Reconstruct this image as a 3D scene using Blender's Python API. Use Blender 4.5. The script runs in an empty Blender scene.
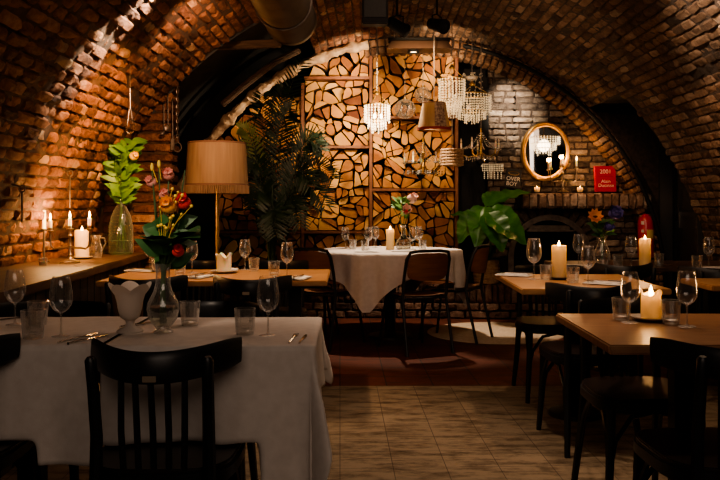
import bpy, bmesh, math, random
from mathutils import Vector, Matrix
PI = math.pi
R = random.Random(7)
S = bpy.context.scene
COL = S.collection
sin, cos = math.sin, math.cos

# ------------------------------------------------------------------ camera
EYE = 1.16
cd = bpy.data.cameras.new('camera'); cam = bpy.data.objects.new('camera', cd); COL.objects.link(cam)
cam.location = (0, 0, EYE); cam.rotation_euler = (PI/2, 0, 0)
cd.lens = 40; cd.sensor_width = 36; cd.shift_x = -12/720; cd.shift_y = -35/720; cd.clip_end = 60
S.camera = cam

def V(px, py, Y):            # point at depth Y seen along a direction measured on the photograph
    return Vector(((px-372)/800*Y, Y, EYE-(py-205)/800*Y))
def X(px, Y): return (px-372)/800*Y
def onz(px, py, z):
    Y = 800*(EYE-z)/(py-205)
    return Vector((X(px, Y), Y, z))

# ------------------------------------------------------------------ materials
MATS = {}
def nt_new(name):
    m = bpy.data.materials.new(name); m.use_nodes = True
    nt = m.node_tree; nt.nodes.clear()
    out = nt.nodes.new('ShaderNodeOutputMaterial')
    return m, nt, out
def N(nt, t, **kw):
    n = nt.nodes.new('ShaderNode'+t)
    for k, v in kw.items():
        if k.startswith('i_'): n.inputs[k[2:].replace('_', ' ')].default_value = v
        else: setattr(n, k, v)
    return n
def ramp(nt, stops):
    r = nt.nodes.new('ShaderNodeValToRGB'); e = r.color_ramp.elements
    while len(e) < len(stops): e.new(.5)
    for i, (p, c) in enumerate(stops):
        e[i].position = p; e[i].color = (*c, 1)
    return r
def mat(name, c1, c2=None, rough=.6, metal=0, scale=8, bump=0, stretch=(1, 1, 1), bscale=None, emit=None, es=0, coat=0, coords='Object', sss=0, spec=.5, detail=5, trans=0):
    if name in MATS: return MATS[name]
    m, nt, out = nt_new(name)
    p = N(nt, 'BsdfPrincipled'); nt.links.new(p.outputs[0], out.inputs[0])
    p.inputs['Roughness'].default_value = rough; p.inputs['Metallic'].default_value = metal
    p.inputs['Coat Weight'].default_value = coat; p.inputs['Specular IOR Level'].default_value = spec
    p.inputs['Base Color'].default_value = (*c1, 1)
    if sss:
        p.inputs['Subsurface Weight'].default_value = sss; p.inputs['Subsurface Radius'].default_value = (.03, .015, .006)
    if emit: p.inputs['Emission Color'].default_value = (*emit, 1); p.inputs['Emission Strength'].default_value = es
    if c2 or bump:
        tc = N(nt, 'TexCoord'); mp = N(nt, 'Mapping'); mp.inputs['Scale'].default_value = stretch
        nt.links.new(tc.outputs[coords], mp.inputs[0])
    if c2:
        no = N(nt, 'TexNoise'); no.inputs['Scale'].default_value = scale; no.inputs['Detail'].default_value = detail
        nt.links.new(mp.outputs[0], no.inputs[0])
        r = ramp(nt, [(.3, c1), (.7, c2)]); nt.links.new(no.outputs[0], r.inputs[0]); nt.links.new(r.outputs[0], p.inputs['Base Color'])
    if bump:
        b = N(nt, 'TexNoise'); b.inputs['Scale'].default_value = bscale or scale*3; b.inputs['Detail'].default_value = 6
        nt.links.new(mp.outputs[0], b.inputs[0])
        bp = N(nt, 'Bump'); bp.inputs['Strength'].default_value = bump; bp.inputs['Distance'].default_value = .01
        nt.links.new(b.outputs[0], bp.inputs['Height']); nt.links.new(bp.outputs[0], p.inputs['Normal'])
    if trans:      # thin translucent cloth/paper/wax
        t = N(nt, 'BsdfTranslucent'); t.inputs[0].default_value = (*(c2 or c1), 1)
        mx = N(nt, 'MixShader'); mx.inputs[0].default_value = trans
        nt.links.new(p.outputs[0], mx.inputs[1]); nt.links.new(t.outputs[0], mx.inputs[2]); nt.links.new(mx.outputs[0], out.inputs[0])
    MATS[name] = m; return m

def glass(name, tint=(1, 1, 1), blend=.25, gloss=.9, base=.0):
    m, nt, out = nt_new(name)
    tr = N(nt, 'BsdfTransparent'); tr.inputs[0].default_value = (*tint, 1)
    gl = N(nt, 'BsdfGlossy'); gl.inputs['Roughness'].default_value = .07; gl.inputs[0].default_value = (gloss, gloss, gloss, 1)
    lw = N(nt, 'LayerWeight'); lw.inputs[0].default_value = blend
    ad = N(nt, 'Math', operation='MULTIPLY_ADD'); ad.inputs[1].default_value = .75; ad.inputs[2].default_value = .07+base
    nt.links.new(lw.outputs['Facing'], ad.inputs[0])
    mx = N(nt, 'MixShader'); nt.links.new(ad.outputs[0], mx.inputs[0])
    nt.links.new(tr.outputs[0], mx.inputs[1]); nt.links.new(gl.outputs[0], mx.inputs[2])
    df = N(nt, 'BsdfDiffuse'); df.inputs[0].default_value = (.8, .78, .74, 1); m2 = N(nt, 'MixShader'); pw = N(nt, 'Math', operation='POWER'); pw.inputs[1].default_value = 2.2; nt.links.new(lw.outputs['Facing'], pw.inputs[0])
    pm = N(nt, 'Math', operation='MULTIPLY_ADD'); pm.inputs[1].default_value = .8; pm.inputs[2].default_value = .03+base*.3; nt.links.new(pw.outputs[0], pm.inputs[0]); nt.links.new(pm.outputs[0], m2.inputs[0])  # pale diffuse rim imitates the bright edges of refracting glass
    nt.links.new(mx.outputs[0], m2.inputs[1]); nt.links.new(df.outputs[0], m2.inputs[2]); nt.links.new(m2.outputs[0], out.inputs[0])
    MATS[name] = m; return m

def brick_mat(name, stops, nscale=22, bump=.6, soot=.5, rough=.85):
    m, nt, out = nt_new(name)
    p = N(nt, 'BsdfPrincipled'); nt.links.new(p.outputs[0], out.inputs[0]); p.inputs['Roughness'].default_value = rough
    p.inputs['Specular IOR Level'].default_value = .35
    at = N(nt, 'Attribute', attribute_name='tint')
    rp = ramp(nt, stops); 
    tc = N(nt, 'TexCoord')
    n1 = N(nt, 'TexNoise'); n1.inputs['Scale'].default_value = nscale; n1.inputs['Detail'].default_value = 6; n1.inputs['Roughness'].default_value = .65
    nt.links.new(tc.outputs['Object'], n1.inputs[0])
    ma = N(nt, 'Math', operation='MULTIPLY_ADD'); ma.inputs[1].default_value = 1.1
    nt.links.new(n1.outputs[0], ma.inputs[0])
    sb = N(nt, 'Math', operation='SUBTRACT'); sb.inputs[1].default_value = .55
    nt.links.new(at.outputs['Fac'], sb.inputs[0]); nt.links.new(sb.outputs[0], ma.inputs[2]); nt.links.new(ma.outputs[0], rp.inputs[0])
    n2 = N(nt, 'TexNoise'); n2.inputs['Scale'].default_value = 2.2; n2.inputs['Detail'].default_value = 4
    nt.links.new(tc.outputs['Object'], n2.inputs[0])
    r2 = ramp(nt, [(.35, (1-soot,)*3), (.65, (1, 1, 1))]); nt.links.new(n2.outputs[0], r2.inputs[0])
    mx = N(nt, 'MixRGB', blend_type='MULTIPLY'); mx.inputs[0].default_value = 1
    nt.links.new(rp.outputs[0], mx.inputs[1]); nt.links.new(r2.outputs[0], mx.inputs[2]); nt.links.new(mx.outputs[0], p.inputs['Base Color'])
    n3 = N(nt, 'TexNoise'); n3.inputs['Scale'].default_value = 30; n3.inputs['Detail'].default_value = 7; n3.inputs['Roughness'].default_value = .7
    nt.links.new(tc.outputs['Object'], n3.inputs[0])
    bp = N(nt, 'Bump'); bp.inputs['Strength'].default_value = min(1, bump*1.5); bp.inputs['Distance'].default_value = .035
    nt.links.new(n3.outputs[0], bp.inputs['Height']); nt.links.new(bp.outputs[0], p.inputs['Normal'])
    MATS[name] = m; return m

def tile_mat(name, ca, cb, cc, size, rot, stain, bump=.25, rough=.5, grout=(.02, .015, .012), gw=.015):
    m, nt, out = nt_new(name)
    p = N(nt, 'BsdfPrincipled'); nt.links.new(p.outputs[0], out.inputs[0])
    p.inputs['Specular IOR Level'].default_value = .22
    tc = N(nt, 'TexCoord'); mp = N(nt, 'Mapping'); mp.inputs['Rotation'].default_value = (0, 0, rot); mp.inputs['Scale'].default_value = (1/size,)*3
    nt.links.new(tc.outputs['Object'], mp.inputs[0])
    br = N(nt, 'TexBrick', offset=0); br.inputs['Scale'].default_value = 1; br.inputs['Brick Width'].default_value = 1; br.inputs['Row Height'].default_value = 1
    br.inputs['Mortar Size'].default_value = gw; br.inputs['Mortar Smooth'].default_value = .4
    br.inputs['Color1'].default_value = (*ca, 1); br.inputs['Color2'].default_value = (*cb, 1); br.inputs['Mortar'].default_value = (*grout, 1)
    nt.links.new(mp.outputs[0], br.inputs[0])
    n1 = N(nt, 'TexNoise'); n1.inputs['Scale'].default_value = 7; n1.inputs['Detail'].default_value = 10; n1.inputs['Roughness'].default_value = .72
    mp2 = N(nt, 'Mapping'); mp2.inputs['Scale'].default_value = (.7, 2.2, 1); nt.links.new(tc.outputs['Object'], mp2.inputs[0]); nt.links.new(mp2.outputs[0], n1.inputs[0])
    r1 = ramp(nt, [(.36, cc), (.55, (1, 1, 1))]); nt.links.new(n1.outputs[0], r1.inputs[0])
    mx = N(nt, 'MixRGB', blend_type='MULTIPLY'); mx.inputs[0].default_value = stain
    nt.links.new(br.outputs[0], mx.inputs[1]); nt.links.new(r1.outputs[0], mx.inputs[2]); nt.links.new(mx.outputs[0], p.inputs['Base Color'])
    rr = N(nt, 'MapRange'); rr.inputs['To Min'].default_value = rough-.15; rr.inputs['To Max'].default_value = rough+.25
    nt.links.new(n1.outputs[0], rr.inputs[0]); nt.links.new(rr.outputs[0], p.inputs['Roughness'])
    bp = N(nt, 'Bump'); bp.inputs['Strength'].default_value = bump; bp.inputs['Distance'].default_value = .01
    nt.links.new(n1.outputs[0], bp.inputs['Height']); nt.links.new(bp.outputs[0], p.inputs['Normal'])
    MATS[name] = m; return m

def ring_wood(name):      # end grain of split logs, every log its own tone
    m, nt, out = nt_new(name)
    p = N(nt, 'BsdfPrincipled'); nt.links.new(p.outputs[0], out.inputs[0]); p.inputs['Roughness'].default_value = .8
    tc = N(nt, 'TexCoord'); at = N(nt, 'Attribute', attribute_name='tint')
    n = N(nt, 'TexNoise'); n.inputs['Scale'].default_value = 9; n.inputs['Detail'].default_value = 7; n.inputs['Roughness'].default_value = .7
    nt.links.new(tc.outputs['Object'], n.inputs[0])
    ma = N(nt, 'Math', operation='MULTIPLY_ADD'); ma.inputs[1].default_value = .6; nt.links.new(n.outputs[0], ma.inputs[0])
    sb = N(nt, 'Math', operation='SUBTRACT'); sb.inputs[1].default_value = .3; nt.links.new(at.outputs['Fac'], sb.inputs[0]); nt.links.new(sb.outputs[0], ma.inputs[2])
    r = ramp(nt, [(0, (.14, .04, .018)), (.3, (.36, .135, .042)), (.6, (.58, .28, .09)), (1, (.74, .45, .17))])
    nt.links.new(ma.outputs[0], r.inputs[0]); nt.links.new(r.outputs[0], p.inputs['Base Color'])
    bp = N(nt, 'Bump'); bp.inputs['Strength'].default_value = .4; bp.inputs['Distance'].default_value = .01
    n2 = N(nt, 'TexNoise'); n2.inputs['Scale'].default_value = 60; nt.links.new(tc.outputs['Object'], n2.inputs[0])
    nt.links.new(n2.outputs[0], bp.inputs['Height']); nt.links.new(bp.outputs[0], p.inputs['Normal'])
    MATS[name] = m; return m

RED = [(0, (.05, .02, .012)), (.3, (.16, .065, .035)), (.6, (.3, .13, .065)), (.85, (.42, .22, .12)), (1, (.5, .34, .22))]
BRN = [(0, (.05, .03, .02)), (.3, (.13, .075, .045)), (.6, (.24, .145, .09)), (.85, (.34, .22, .15)), (1, (.42, .31, .22))]
GRY = [(0, (.04, .03, .025)), (.3, (.12, .09, .07)), (.6, (.24, .18, .14)), (.85, (.38, .3, .23)), (1, (.5, .42, .34))]
M_VL = brick_mat('brick_red', RED); M_VR = brick_mat('brick_brown', BRN); M_EW = brick_mat('brick_grey', GRY, soot=.4)
M_MANT = brick_mat('brick_mantel', [(0, (.06, .035, .025)), (.5, (.26, .16, .11)), (1, (.5, .4, .32))], soot=.3)
M_MORT = mat('mortar', (.02, .013, .01), (.06, .04, .03), rough=.95, scale=20, bump=.6)
M_MORTL = mat('mortar_left', (.03, .017, .011), (.085, .045, .025), rough=.95, scale=20, bump=.6)
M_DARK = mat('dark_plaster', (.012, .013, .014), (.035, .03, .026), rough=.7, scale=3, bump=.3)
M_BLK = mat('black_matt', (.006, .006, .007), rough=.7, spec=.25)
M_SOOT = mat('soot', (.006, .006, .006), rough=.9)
M_CHAIR = mat('black_chair_paint', (.005, .006, .008), (.009, .01, .012), rough=.4, scale=20)
M_SEAT = mat('dark_seat', (.01, .008, .008), (.022, .013, .01), rough=.28, scale=9)
M_TUBE = mat('black_tube_steel', (.01, .01, .011), rough=.45)
M_PLY = mat('chair_plywood', (.13, .05, .024), (.2, .085, .04), rough=.4, scale=5, stretch=(1, 1, 12))
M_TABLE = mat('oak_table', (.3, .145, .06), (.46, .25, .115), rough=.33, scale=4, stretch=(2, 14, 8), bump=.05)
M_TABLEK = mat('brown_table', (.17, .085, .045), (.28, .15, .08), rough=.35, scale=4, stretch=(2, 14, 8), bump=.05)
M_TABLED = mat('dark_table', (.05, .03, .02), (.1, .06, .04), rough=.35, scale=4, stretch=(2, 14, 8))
M_LEDGE = mat('ledge_wood', (.05, .03, .02), (.12, .07, .042), rough=.5, scale=4, stretch=(10, 1.2, 6), bump=.2)
M_PANEL = mat('dark_boarding', (.035, .028, .023), (.08, .062, .05), rough=.55, scale=5, stretch=(6, 6, 1), bump=.15)
M_CLOTH = mat('white_cloth', (.62, .55, .5), (.7, .63, .58), rough=.9, scale=30, bump=.12, bscale=400)
M_CLOTHG = mat('grey_cloth', (.55, .48, .43), (.62, .55, .5), rough=.9, scale=30, bump=.12, bscale=400)
M_NAP = mat('napkin_cloth', (.72, .68, .64), rough=.9)
M_STEEL = mat('polished_steel', (.62, .58, .54), rough=.2, metal=1)
M_SILVER = mat('tarnished_silver', (.5, .42, .34), (.32, .26, .2), rough=.3, metal=1, scale=20)
M_BRASS = mat('old_brass', (.55, .36, .14), (.4, .25, .09), rough=.35, metal=1, scale=15)
M_GOLD = mat('gilt_frame', (.78, .5, .2), (.6, .36, .12), rough=.35, metal=.85, scale=20)
M_IRON = mat('dull_iron', (.24, .2, .17), (.12, .1, .09), rough=.45, metal=.9, scale=20)
M_DUCT = mat('duct_metal', (.2, .17, .14), (.12, .1, .085), rough=.5, metal=.8, scale=4)
M_MIRROR = mat('mirror_glass', (.85, .82, .78), rough=.02, metal=1)
M_GLASS = glass('clear_glass'); M_GLASSG = glass('green_glass', (.6, .85, .62), .3); M_GLASST = glass('tumbler_glass', (.93, .92, .9), .38, base=.02)
M_WATER = glass('vase_water', (.8, .82, .74), .15)
M_CRYS = glass('crystal', (.95, .92, .85), .6, 1.0, .25)
M_FROST = mat('frosted_glass', (.68, .6, .54), rough=.4, sss=.0, trans=.35, c2=(.74, .66, .58))
M_WAX = mat('ivory_wax', (.88, .78, .58), rough=.5, sss=1.0)
M_WAXT = mat('ivory_wax_shell', (.88, .76, .52), (.92, .8, .54), rough=.5, trans=.5)
M_SAUCER = mat('grey_saucer', (.42, .36, .3), (.3, .26, .22), rough=.35)
M_DSAUCER = mat('dark_saucer', (.07, .06, .05), rough=.4)
M_WICK = mat('wick', (.01, .01, .01), rough=.9)
M_FLAME = mat('flame', (1, .6, .2), emit=(1, .55, .17), es=26)
M_BULB = mat('bulb_glow', (1, .8, .5), emit=(1, .66, .3), es=14)
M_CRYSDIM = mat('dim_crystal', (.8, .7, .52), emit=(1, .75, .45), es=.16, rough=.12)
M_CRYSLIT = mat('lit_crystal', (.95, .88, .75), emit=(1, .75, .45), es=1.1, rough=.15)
M_SHADE = mat('linen_shade', (.4, .25, .14), (.55, .37, .22), rough=.9, scale=6, stretch=(8, 8, .4), trans=.4)
M_SHADE2 = mat('pendant_shade_cloth', (.34, .22, .11), (.46, .31, .17), rough=.9, scale=6, stretch=(8, 8, .4), trans=.4)
M_LACE = mat('lace_panel', (.5, .36, .24), (.12, .05, .04), rough=.9, scale=55, detail=2)
M_TRIMBR = mat('braid_trim', (.2, .1, .06), rough=.9)
M_REDTR = mat('red_braid', (.3, .03, .025), rough=.8)
M_FRINGE = mat('fringe', (.5, .33, .2), (.3, .17, .09), rough=.9, scale=10, stretch=(14, 14, .5), trans=.3)
M_LEAFD = mat('palm_green', (.006, .018, .008), (.018, .045, .014), rough=.45, scale=6)
M_LEAFL = mat('pale_frond', (.12, .16, .03), (.22, .26, .05), rough=.5, scale=6)
M_LEAFB = mat('glossy_leaf', (.02, .09, .012), (.07, .22, .03), rough=.28, scale=9, trans=.15)
M_LEAFV = mat('bouquet_leaf', (.025, .09, .025), (.06, .17, .045), rough=.5, scale=12)
M_LEAFY = mat('fresh_leaf', (.04, .14, .02), (.12, .26, .045), rough=.5, scale=12)
M_STEM = mat('stem_green', (.05, .1, .025), rough=.6)
M_BARK = mat('log_bark', (.05, .025, .015), (.11, .06, .035), rough=.95, scale=14, bump=.6)
M_LOG = ring_wood('log_end_grain')
M_RACK = mat('rack_timber', (.16, .06, .03), (.26, .1, .05), rough=.6, scale=5, stretch=(6, 6, 1.5))
M_BASKET = mat('basket_weave', (.26, .15, .075), (.42, .27, .15), rough=.8, scale=40)
M_ORANGE = mat('orange_petal', (.75, .26, .03), (.85, .38, .06), rough=.6, scale=20)
M_REDP = mat('red_petal', (.6, .02, .015), (.75, .05, .03), rough=.5, scale=20)
M_PINK = mat('pink_petal', (.7, .25, .2), (.8, .38, .3), rough=.6, scale=20)
M_YELLOW = mat('yellow_petal', (.85, .55, .05), (.9, .65, .12), rough=.6, scale=20)
M_PURPLE = mat('purple_petal', (.06, .05, .2), (.1, .08, .3), rough=.7, scale=20)
M_LILY = mat('lily_petal', (.75, .4, .33), (.85, .62, .55), rough=.5, scale=14)
M_BROWNC = mat('flower_centre', (.06, .02, .012), rough=.9)
M_BOOK = mat('red_cover', (.5, .008, .035), rough=.4)
M_PAGES = mat('paper_edge', (.6, .52, .42), rough=.9)
M_LETTER = mat('pale_lettering', (.85, .62, .5), rough=.6)
M_CHALK = mat('chalk_lettering', (.75, .72, .68), rough=.8)
M_SLATE = mat('slate_board', (.015, .014, .014), rough=.6)
M_EXT = mat('extinguisher_red', (.45, .012, .015), rough=.3, coat=.5)
M_EXTL = mat('extinguisher_label', (.6, .42, .12), rough=.5)
M_EXTW = mat('extinguisher_white', (.6, .5, .45), rough=.5)
M_PLATE = mat('brass_nameplate', (.5, .4, .3), rough=.35, metal=.7)
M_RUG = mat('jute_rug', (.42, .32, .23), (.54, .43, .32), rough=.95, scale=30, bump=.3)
M_STONE = mat('rib_stone', (.22, .13, .075), (.55, .4, .25), rough=.9, scale=11, bump=.9, bscale=30)
M_DOOR = mat('door_paint', (.012, .012, .014), (.022, .021, .022), rough=.5, scale=4)
M_COPPER = mat('copper_panel', (.16, .1, .07), (.12, .07, .05), rough=.5, metal=.3, scale=4)
M_BEAM = mat('old_timber', (.05, .03, .02), (.13, .08, .05), rough=.9, scale=6, stretch=(1, 8, 8), bump=.5)
M_FLOORN = tile_mat('worn_cement_tile', (.2, .15, .1), (.18, .133, .088), (.22, .17, .13), .235, -.04, .95, grout=(.07, .05, .035), gw=.009, rough=.6)
M_FLOORF = tile_mat('terracotta_tile', (.11, .03, .017), (.08, .021, .012), (.4, .35, .3), .3, -.04, .9, rough=.68)

# ------------------------------------------------------------------ mesh builder
class MB:
    def __init__(self): self.v = []; self.f = []; self.mi = []; self.t = []
    def add(self, vs, fs, mi=0, tint=None):
        b = len(self.v); self.v += [tuple(p) for p in vs]
        self.f += [tuple(i+b for i in f) for f in fs]; self.mi += [mi]*len(fs)
        self.t += [tint if tint is not None else .5]*len(vs)
        return self
    def box(self, c, s, rot=None, mi=0, tint=None):
        hx, hy, hz = s[0]/2, s[1]/2, s[2]/2
        ps = [Vector((x*hx, y*hy, z*hz)) for x in (-1, 1) for y in (-1, 1) for z in (-1, 1)]
        if rot is not None: ps = [rot @ p for p in ps]
        return self.add([p+Vector(c) for p in ps], [(0, 1, 3, 2), (4, 6, 7, 5), (0, 4, 5, 1), (2, 3, 7, 6), (0, 2, 6, 4), (1, 5, 7, 3)], mi, tint)
    def lathe(self, prof, n=20, c=(0, 0, 0), mi=0, capb=False, capt=False, ax=None):
        vs = []; fs = []
        for r, z in prof:
            for k in range(n):
                a = 2*PI*k/n; vs.append(Vector((r*cos(a), r*sin(a), z)))
        for i in range(len(prof)-1):
            for k in range(n):
                k2 = (k+1) % n; fs.append((i*n+k, i*n+k2, (i+1)*n+k2, (i+1)*n+k))
        if capb: fs.append(tuple(range(n-1, -1, -1)))
        if capt: fs.append(tuple((len(prof)-1)*n+k for k in range(n)))
        if ax is not None:
            q = Vector((0, 0, 1)).rotation_difference(Vector(ax)); vs = [q @ p for p in vs]
        return self.add([p+Vector(c) for p in vs], fs, mi)
    def tube(self, pts, r, n=8, mi=0, closed=False, flat=1.0, up=None):
        pts = [Vector(p) for p in pts]; m = len(pts)
        rs = r if isinstance(r, (list, tuple)) else [r]*m
        vs = []; fs = []; prev = None
        for i, p in enumerate(pts):
            if closed: d = pts[(i+1) % m]-pts[i-1]
            else: d = pts[min(i+1, m-1)]-pts[max(i-1, 0)]
            d.normalize()
            if prev is None:
                a = Vector((0, 0, 1)) if abs(d.z) < .9 else Vector((1, 0, 0))
                if up is not None: a = Vector(up)
                u = (a-d*a.dot(d)).normalized()
            else:
                u = prev-d*prev.dot(d)
                u = u.normalized() if u.length > 1e-6 else d.orthogonal().normalized()
            prev = u; w = d.cross(u)
            for k in range(n):
                a = 2*PI*k/n; vs.append(p+u*(cos(a)*rs[i])+w*(sin(a)*rs[i]*flat))
        for i in range(m if closed else m-1):
            i2 = (i+1) % m
            for k in range(n):
                k2 = (k+1) % n; fs.append((i*n+k, i*n+k2, i2*n+k2, i2*n+k))
        if not closed:
            fs.append(tuple(range(n-1, -1, -1))); fs.append(tuple((m-1)*n+k for k in range(n)))
        return self.add(vs, fs, mi)
    def ball(self, c, r, n=10, m=6, mi=0, rot=None):
        rr = (r, r, r) if not isinstance(r, (tuple, list)) else r
        vs = []; fs = []
        for i in range(m+1):
            t = PI*i/m
            for k in range(n):
                a = 2*PI*k/n; p = Vector((rr[0]*sin(t)*cos(a), rr[1]*sin(t)*sin(a), -rr[2]*cos(t)))
                if rot is not None: p = rot @ p
                vs.append(p+Vector(c))
        for i in range(m):
            for k in range(n):
                k2 = (k+1) % n; fs.append((i*n+k, i*n+k2, (i+1)*n+k2, (i+1)*n+k))
        return self.add(vs, fs, mi)
    def prism(self, poly, z0, z1, mi=0):       # horizontal outline extruded upward
        n = len(poly)
        vs = [(x, y, z0) for x, y in poly]+[(x, y, z1) for x, y in poly]
        fs = [tuple(range(n-1, -1, -1)), tuple(range(n, 2*n))]+[(i, (i+1) % n, n+(i+1) % n, n+i) for i in range(n)]
        return self.add(vs, fs, mi)
    def grid(self, fn, nu, nv, mi=0):
        vs = [fn(i/nu, j/nv) for j in range(nv+1) for i in range(nu+1)]
        fs = [(j*(nu+1)+i, j*(nu+1)+i+1, (j+1)*(nu+1)+i+1, (j+1)*(nu+1)+i) for j in range(nv) for i in range(nu)]
        return self.add(vs, fs, mi)
    def build(self, name, m, parent=None, smooth=True, bevel=0, tint=False, angle=40):
        me = bpy.data.meshes.new(name)
        me.from_pydata(self.v, [], self.f)
        for mm in (m if isinstance(m, (list, tuple)) else [m]): me.materials.append(mm)
        me.polygons.foreach_set('material_index', self.mi)
        if tint:
            at = me.attributes.new('tint', 'FLOAT', 'POINT'); at.data.foreach_set('value', self.t)
        bm = bmesh.new(); bm.from_mesh(me)
        bmesh.ops.remove_doubles(bm, verts=bm.verts, dist=1e-6)
        bmesh.ops.recalc_face_normals(bm, faces=bm.faces)
        if bevel:
            es = [e for e in bm.edges if len(e.link_faces) == 2 and e.calc_face_angle(0) > .6]
            bmesh.ops.bevel(bm, geom=es, offset=bevel, segments=2, affect='EDGES', clamp_overlap=True)
        bm.to_mesh(me); bm.free()
        if smooth:
            me.polygons.foreach_set('use_smooth', [True]*len(me.polygons))
            try: me.set_sharp_from_angle(angle=math.radians(angle))
            except Exception: pass
        me.update()
        o = bpy.data.objects.new(name, me); COL.objects.link(o)
        if parent is not None: o.parent = parent
        return o

def tag(o, label, cat, group=None, kind=None):
    o['label'] = label; o['category'] = cat
    if group: o['group'] = group
    if kind: o['kind'] = kind
    return o
def thing(name, label, cat, loc=(0, 0, 0), rz=0, group=None):
    o = bpy.data.objects.new(name, None); COL.objects.link(o)
    o.location = loc; o.rotation_euler = (0, 0, rz); o.empty_display_size = .05
    return tag(o, label, cat, group)
def struct(o):
    o['kind'] = 'structure'; return o
KIDS = {}
def kids(o):
    return [c for c in bpy.data.objects if c.parent == o]
def dup(root, loc, rz=0, label=None, group=None, sc=1):
    ks = root.get('_k')
    r = root.copy(); COL.objects.link(r); r.location = loc; r.rotation_euler = (0, 0, rz); r.scale = (sc,)*3
    if label: r['label'] = label
    if group: r['group'] = group
    for c in KIDS[root.name]:
        d = c.copy(); COL.objects.link(d); d.parent = r
        for g in KIDS.get(c.name, []):
            e = g.copy(); COL.objects.link(e); e.parent = d
    return r
def freeze(root):          # remember a finished thing's parts so that it can be copied
    KIDS[root.name] = kids(root)
    for c in KIDS[root.name]: KIDS[c.name] = kids(c)
class Maker:               # the first call places the built thing, later calls copy it
    def __init__(self, root): self.root = root; self.used = False; freeze(root)
    def __call__(self, loc, label, rz=0, group=None, sc=1):
        if not self.used:
            self.used = True; r = self.root
            r.location = loc; r.rotation_euler = (0, 0, rz); r.scale = (sc,)*3; r['label'] = label
            if group: r['group'] = group
            return r
        return dup(self.root, loc, rz, label, group, sc)

LIGHTS = []
def point(loc, e, col=(1, .52, .2), r=.02):
    l = bpy.data.lights.new('candle_light', 'POINT'); l.energy = e; l.color = col; l.shadow_soft_size = r
    o = bpy.data.objects.new('candle_light', l); COL.objects.link(o); o.location = loc; return o
def spot(loc, to, e, ang, col=(1, .72, .45), blend=.6, r=.03):
    l = bpy.data.lights.new('spot_light', 'SPOT'); l.energy = e; l.color = col; l.spot_size = math.radians(ang); l.spot_blend = blend; l.shadow_soft_size = r
    o = bpy.data.objects.new('spot_light', l); COL.objects.link(o); o.location = loc
    o.rotation_euler = (Vector(to)-Vector(loc)).to_track_quat('-Z', 'Y').to_euler(); return o
def area(loc, to, e, sx, sy, col=(1, .7, .45)):
    l = bpy.data.lights.new('area_light', 'AREA'); l.shape = 'RECTANGLE'; l.size = sx; l.size_y = sy; l.energy = e; l.color = col
    o = bpy.data.objects.new('area_light', l); COL.objects.link(o); o.location = loc
    o.rotation_euler = (Vector(to)-Vector(loc)).to_track_quat('-Z', 'Y').to_euler(); return o

# ------------------------------------------------------------------ bricks
from mathutils import noise as MN
def brick(mb, fn, s0, s1, t0, t1, d, amp, rnd, tint, mi=0, pinch=.1, base=.0):
    us = [0, pinch*.7, .3, .5, .7, 1-pinch*.7, 1]; vs_ = [0, pinch*1.5, .5, 1-pinch*1.5, 1]
    js, jt = (s1-s0)*.035, (t1-t0)*.09
    tilt_s, tilt_t = rnd.uniform(-amp, amp)*.7, rnd.uniform(-amp, amp)*.8
    ds0, ds1 = rnd.uniform(-js, js), rnd.uniform(-js, js); sk = rnd.uniform(-jt, jt)
    pts = []; q = Vector((rnd.uniform(0, 90), rnd.uniform(0, 90), rnd.uniform(0, 90)))
    for j, v in enumerate(vs_):
        for i, u in enumerate(us):
            edge = i in (0, 6) or j in (0, 4); cor = i in (0, 1, 5, 6) and j in (0, 1, 3, 4)
            nz = MN.noise(q+Vector((u*3.2, v*1.7, 0)))+.5*MN.noise(q+Vector((u*8, v*4, 3)))
            s = s0+ds0+(s1+ds1-s0-ds0)*u+js*nz; t = t0+(t1-t0)*v+sk*(u-.5)+jt*.8*MN.noise(q+Vector((u*4, v*3, 7)))
            dd = base-.005+amp*.3*nz if edge else d+(u-.5)*tilt_s+(v-.5)*tilt_t+amp*1.1*nz-(amp*.5 if cor else 0)
            pts.append(fn(s, t, dd))
    fs = [(j*7+i, j*7+i+1, (j+1)*7+i+1, (j+1)*7+i) for j in range(4) for i in range(6)]
    mb.add(pts, fs, mi, tint)

VCX, VCZ, VR = .41, .27, 2.63
def vault(s, a, d=0):      # a = arc angle, d = height of the brick face into the room
    return Vector((VCX+(VR-d)*cos(a), s, VCZ+(VR-d)*sin(a)))
Y_LEFT, Y_END, Y_RIGHT = 6.1, 8.22, 7.2

def vault_bricks():
    rnd = random.Random(3)
    H = .072; L = .165
    mbL, mbR = MB(), MB()
    a0, a1 = -.1, PI-.17
    rows = int((a1-a0)*VR/H); da = (a1-a0)/rows
    for k in range(rows):
        A0 = a0+k*da; A1 = A0+da; am = (A0+A1)/2
        x = VCX+VR*cos(am); z = VCZ+VR*sin(am)
        y = 2.2-rnd.uniform(0, L)
        while y < Y_END:
            ln = L*rnd.uniform(.65, 1.3); y2 = y+ln
            hi = Y_END
            if x < -.55: hi = Y_LEFT
            elif x > 0 and z < 2.16: hi = Y_RIGHT
            ye = min(y2, hi)
            if ye-y > .05:
                left = x < .1
                rough = .011 if not left else .016
                tint = rnd.gauss(.45, .2)
                if rnd.random() < .05: tint += .35
                mb = mbL if left else mbR
                d = rnd.uniform(.004, .024)
                if rnd.random() < (.1 if left else .04): d = .0
                g = .0035
                brick(mb, vault, y+g, ye-g, A0+g/VR, A1-g/VR, d, rough, rnd, tint)
            if y2 >= hi: break
            y = y2
    return mbL, mbR
mbL, mbR = vault_bricks()
wl = struct(mbL.build('wall_left', [M_VL], tint=True)); wr = struct(mbR.build('wall_right', [M_VR], tint=True))
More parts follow.
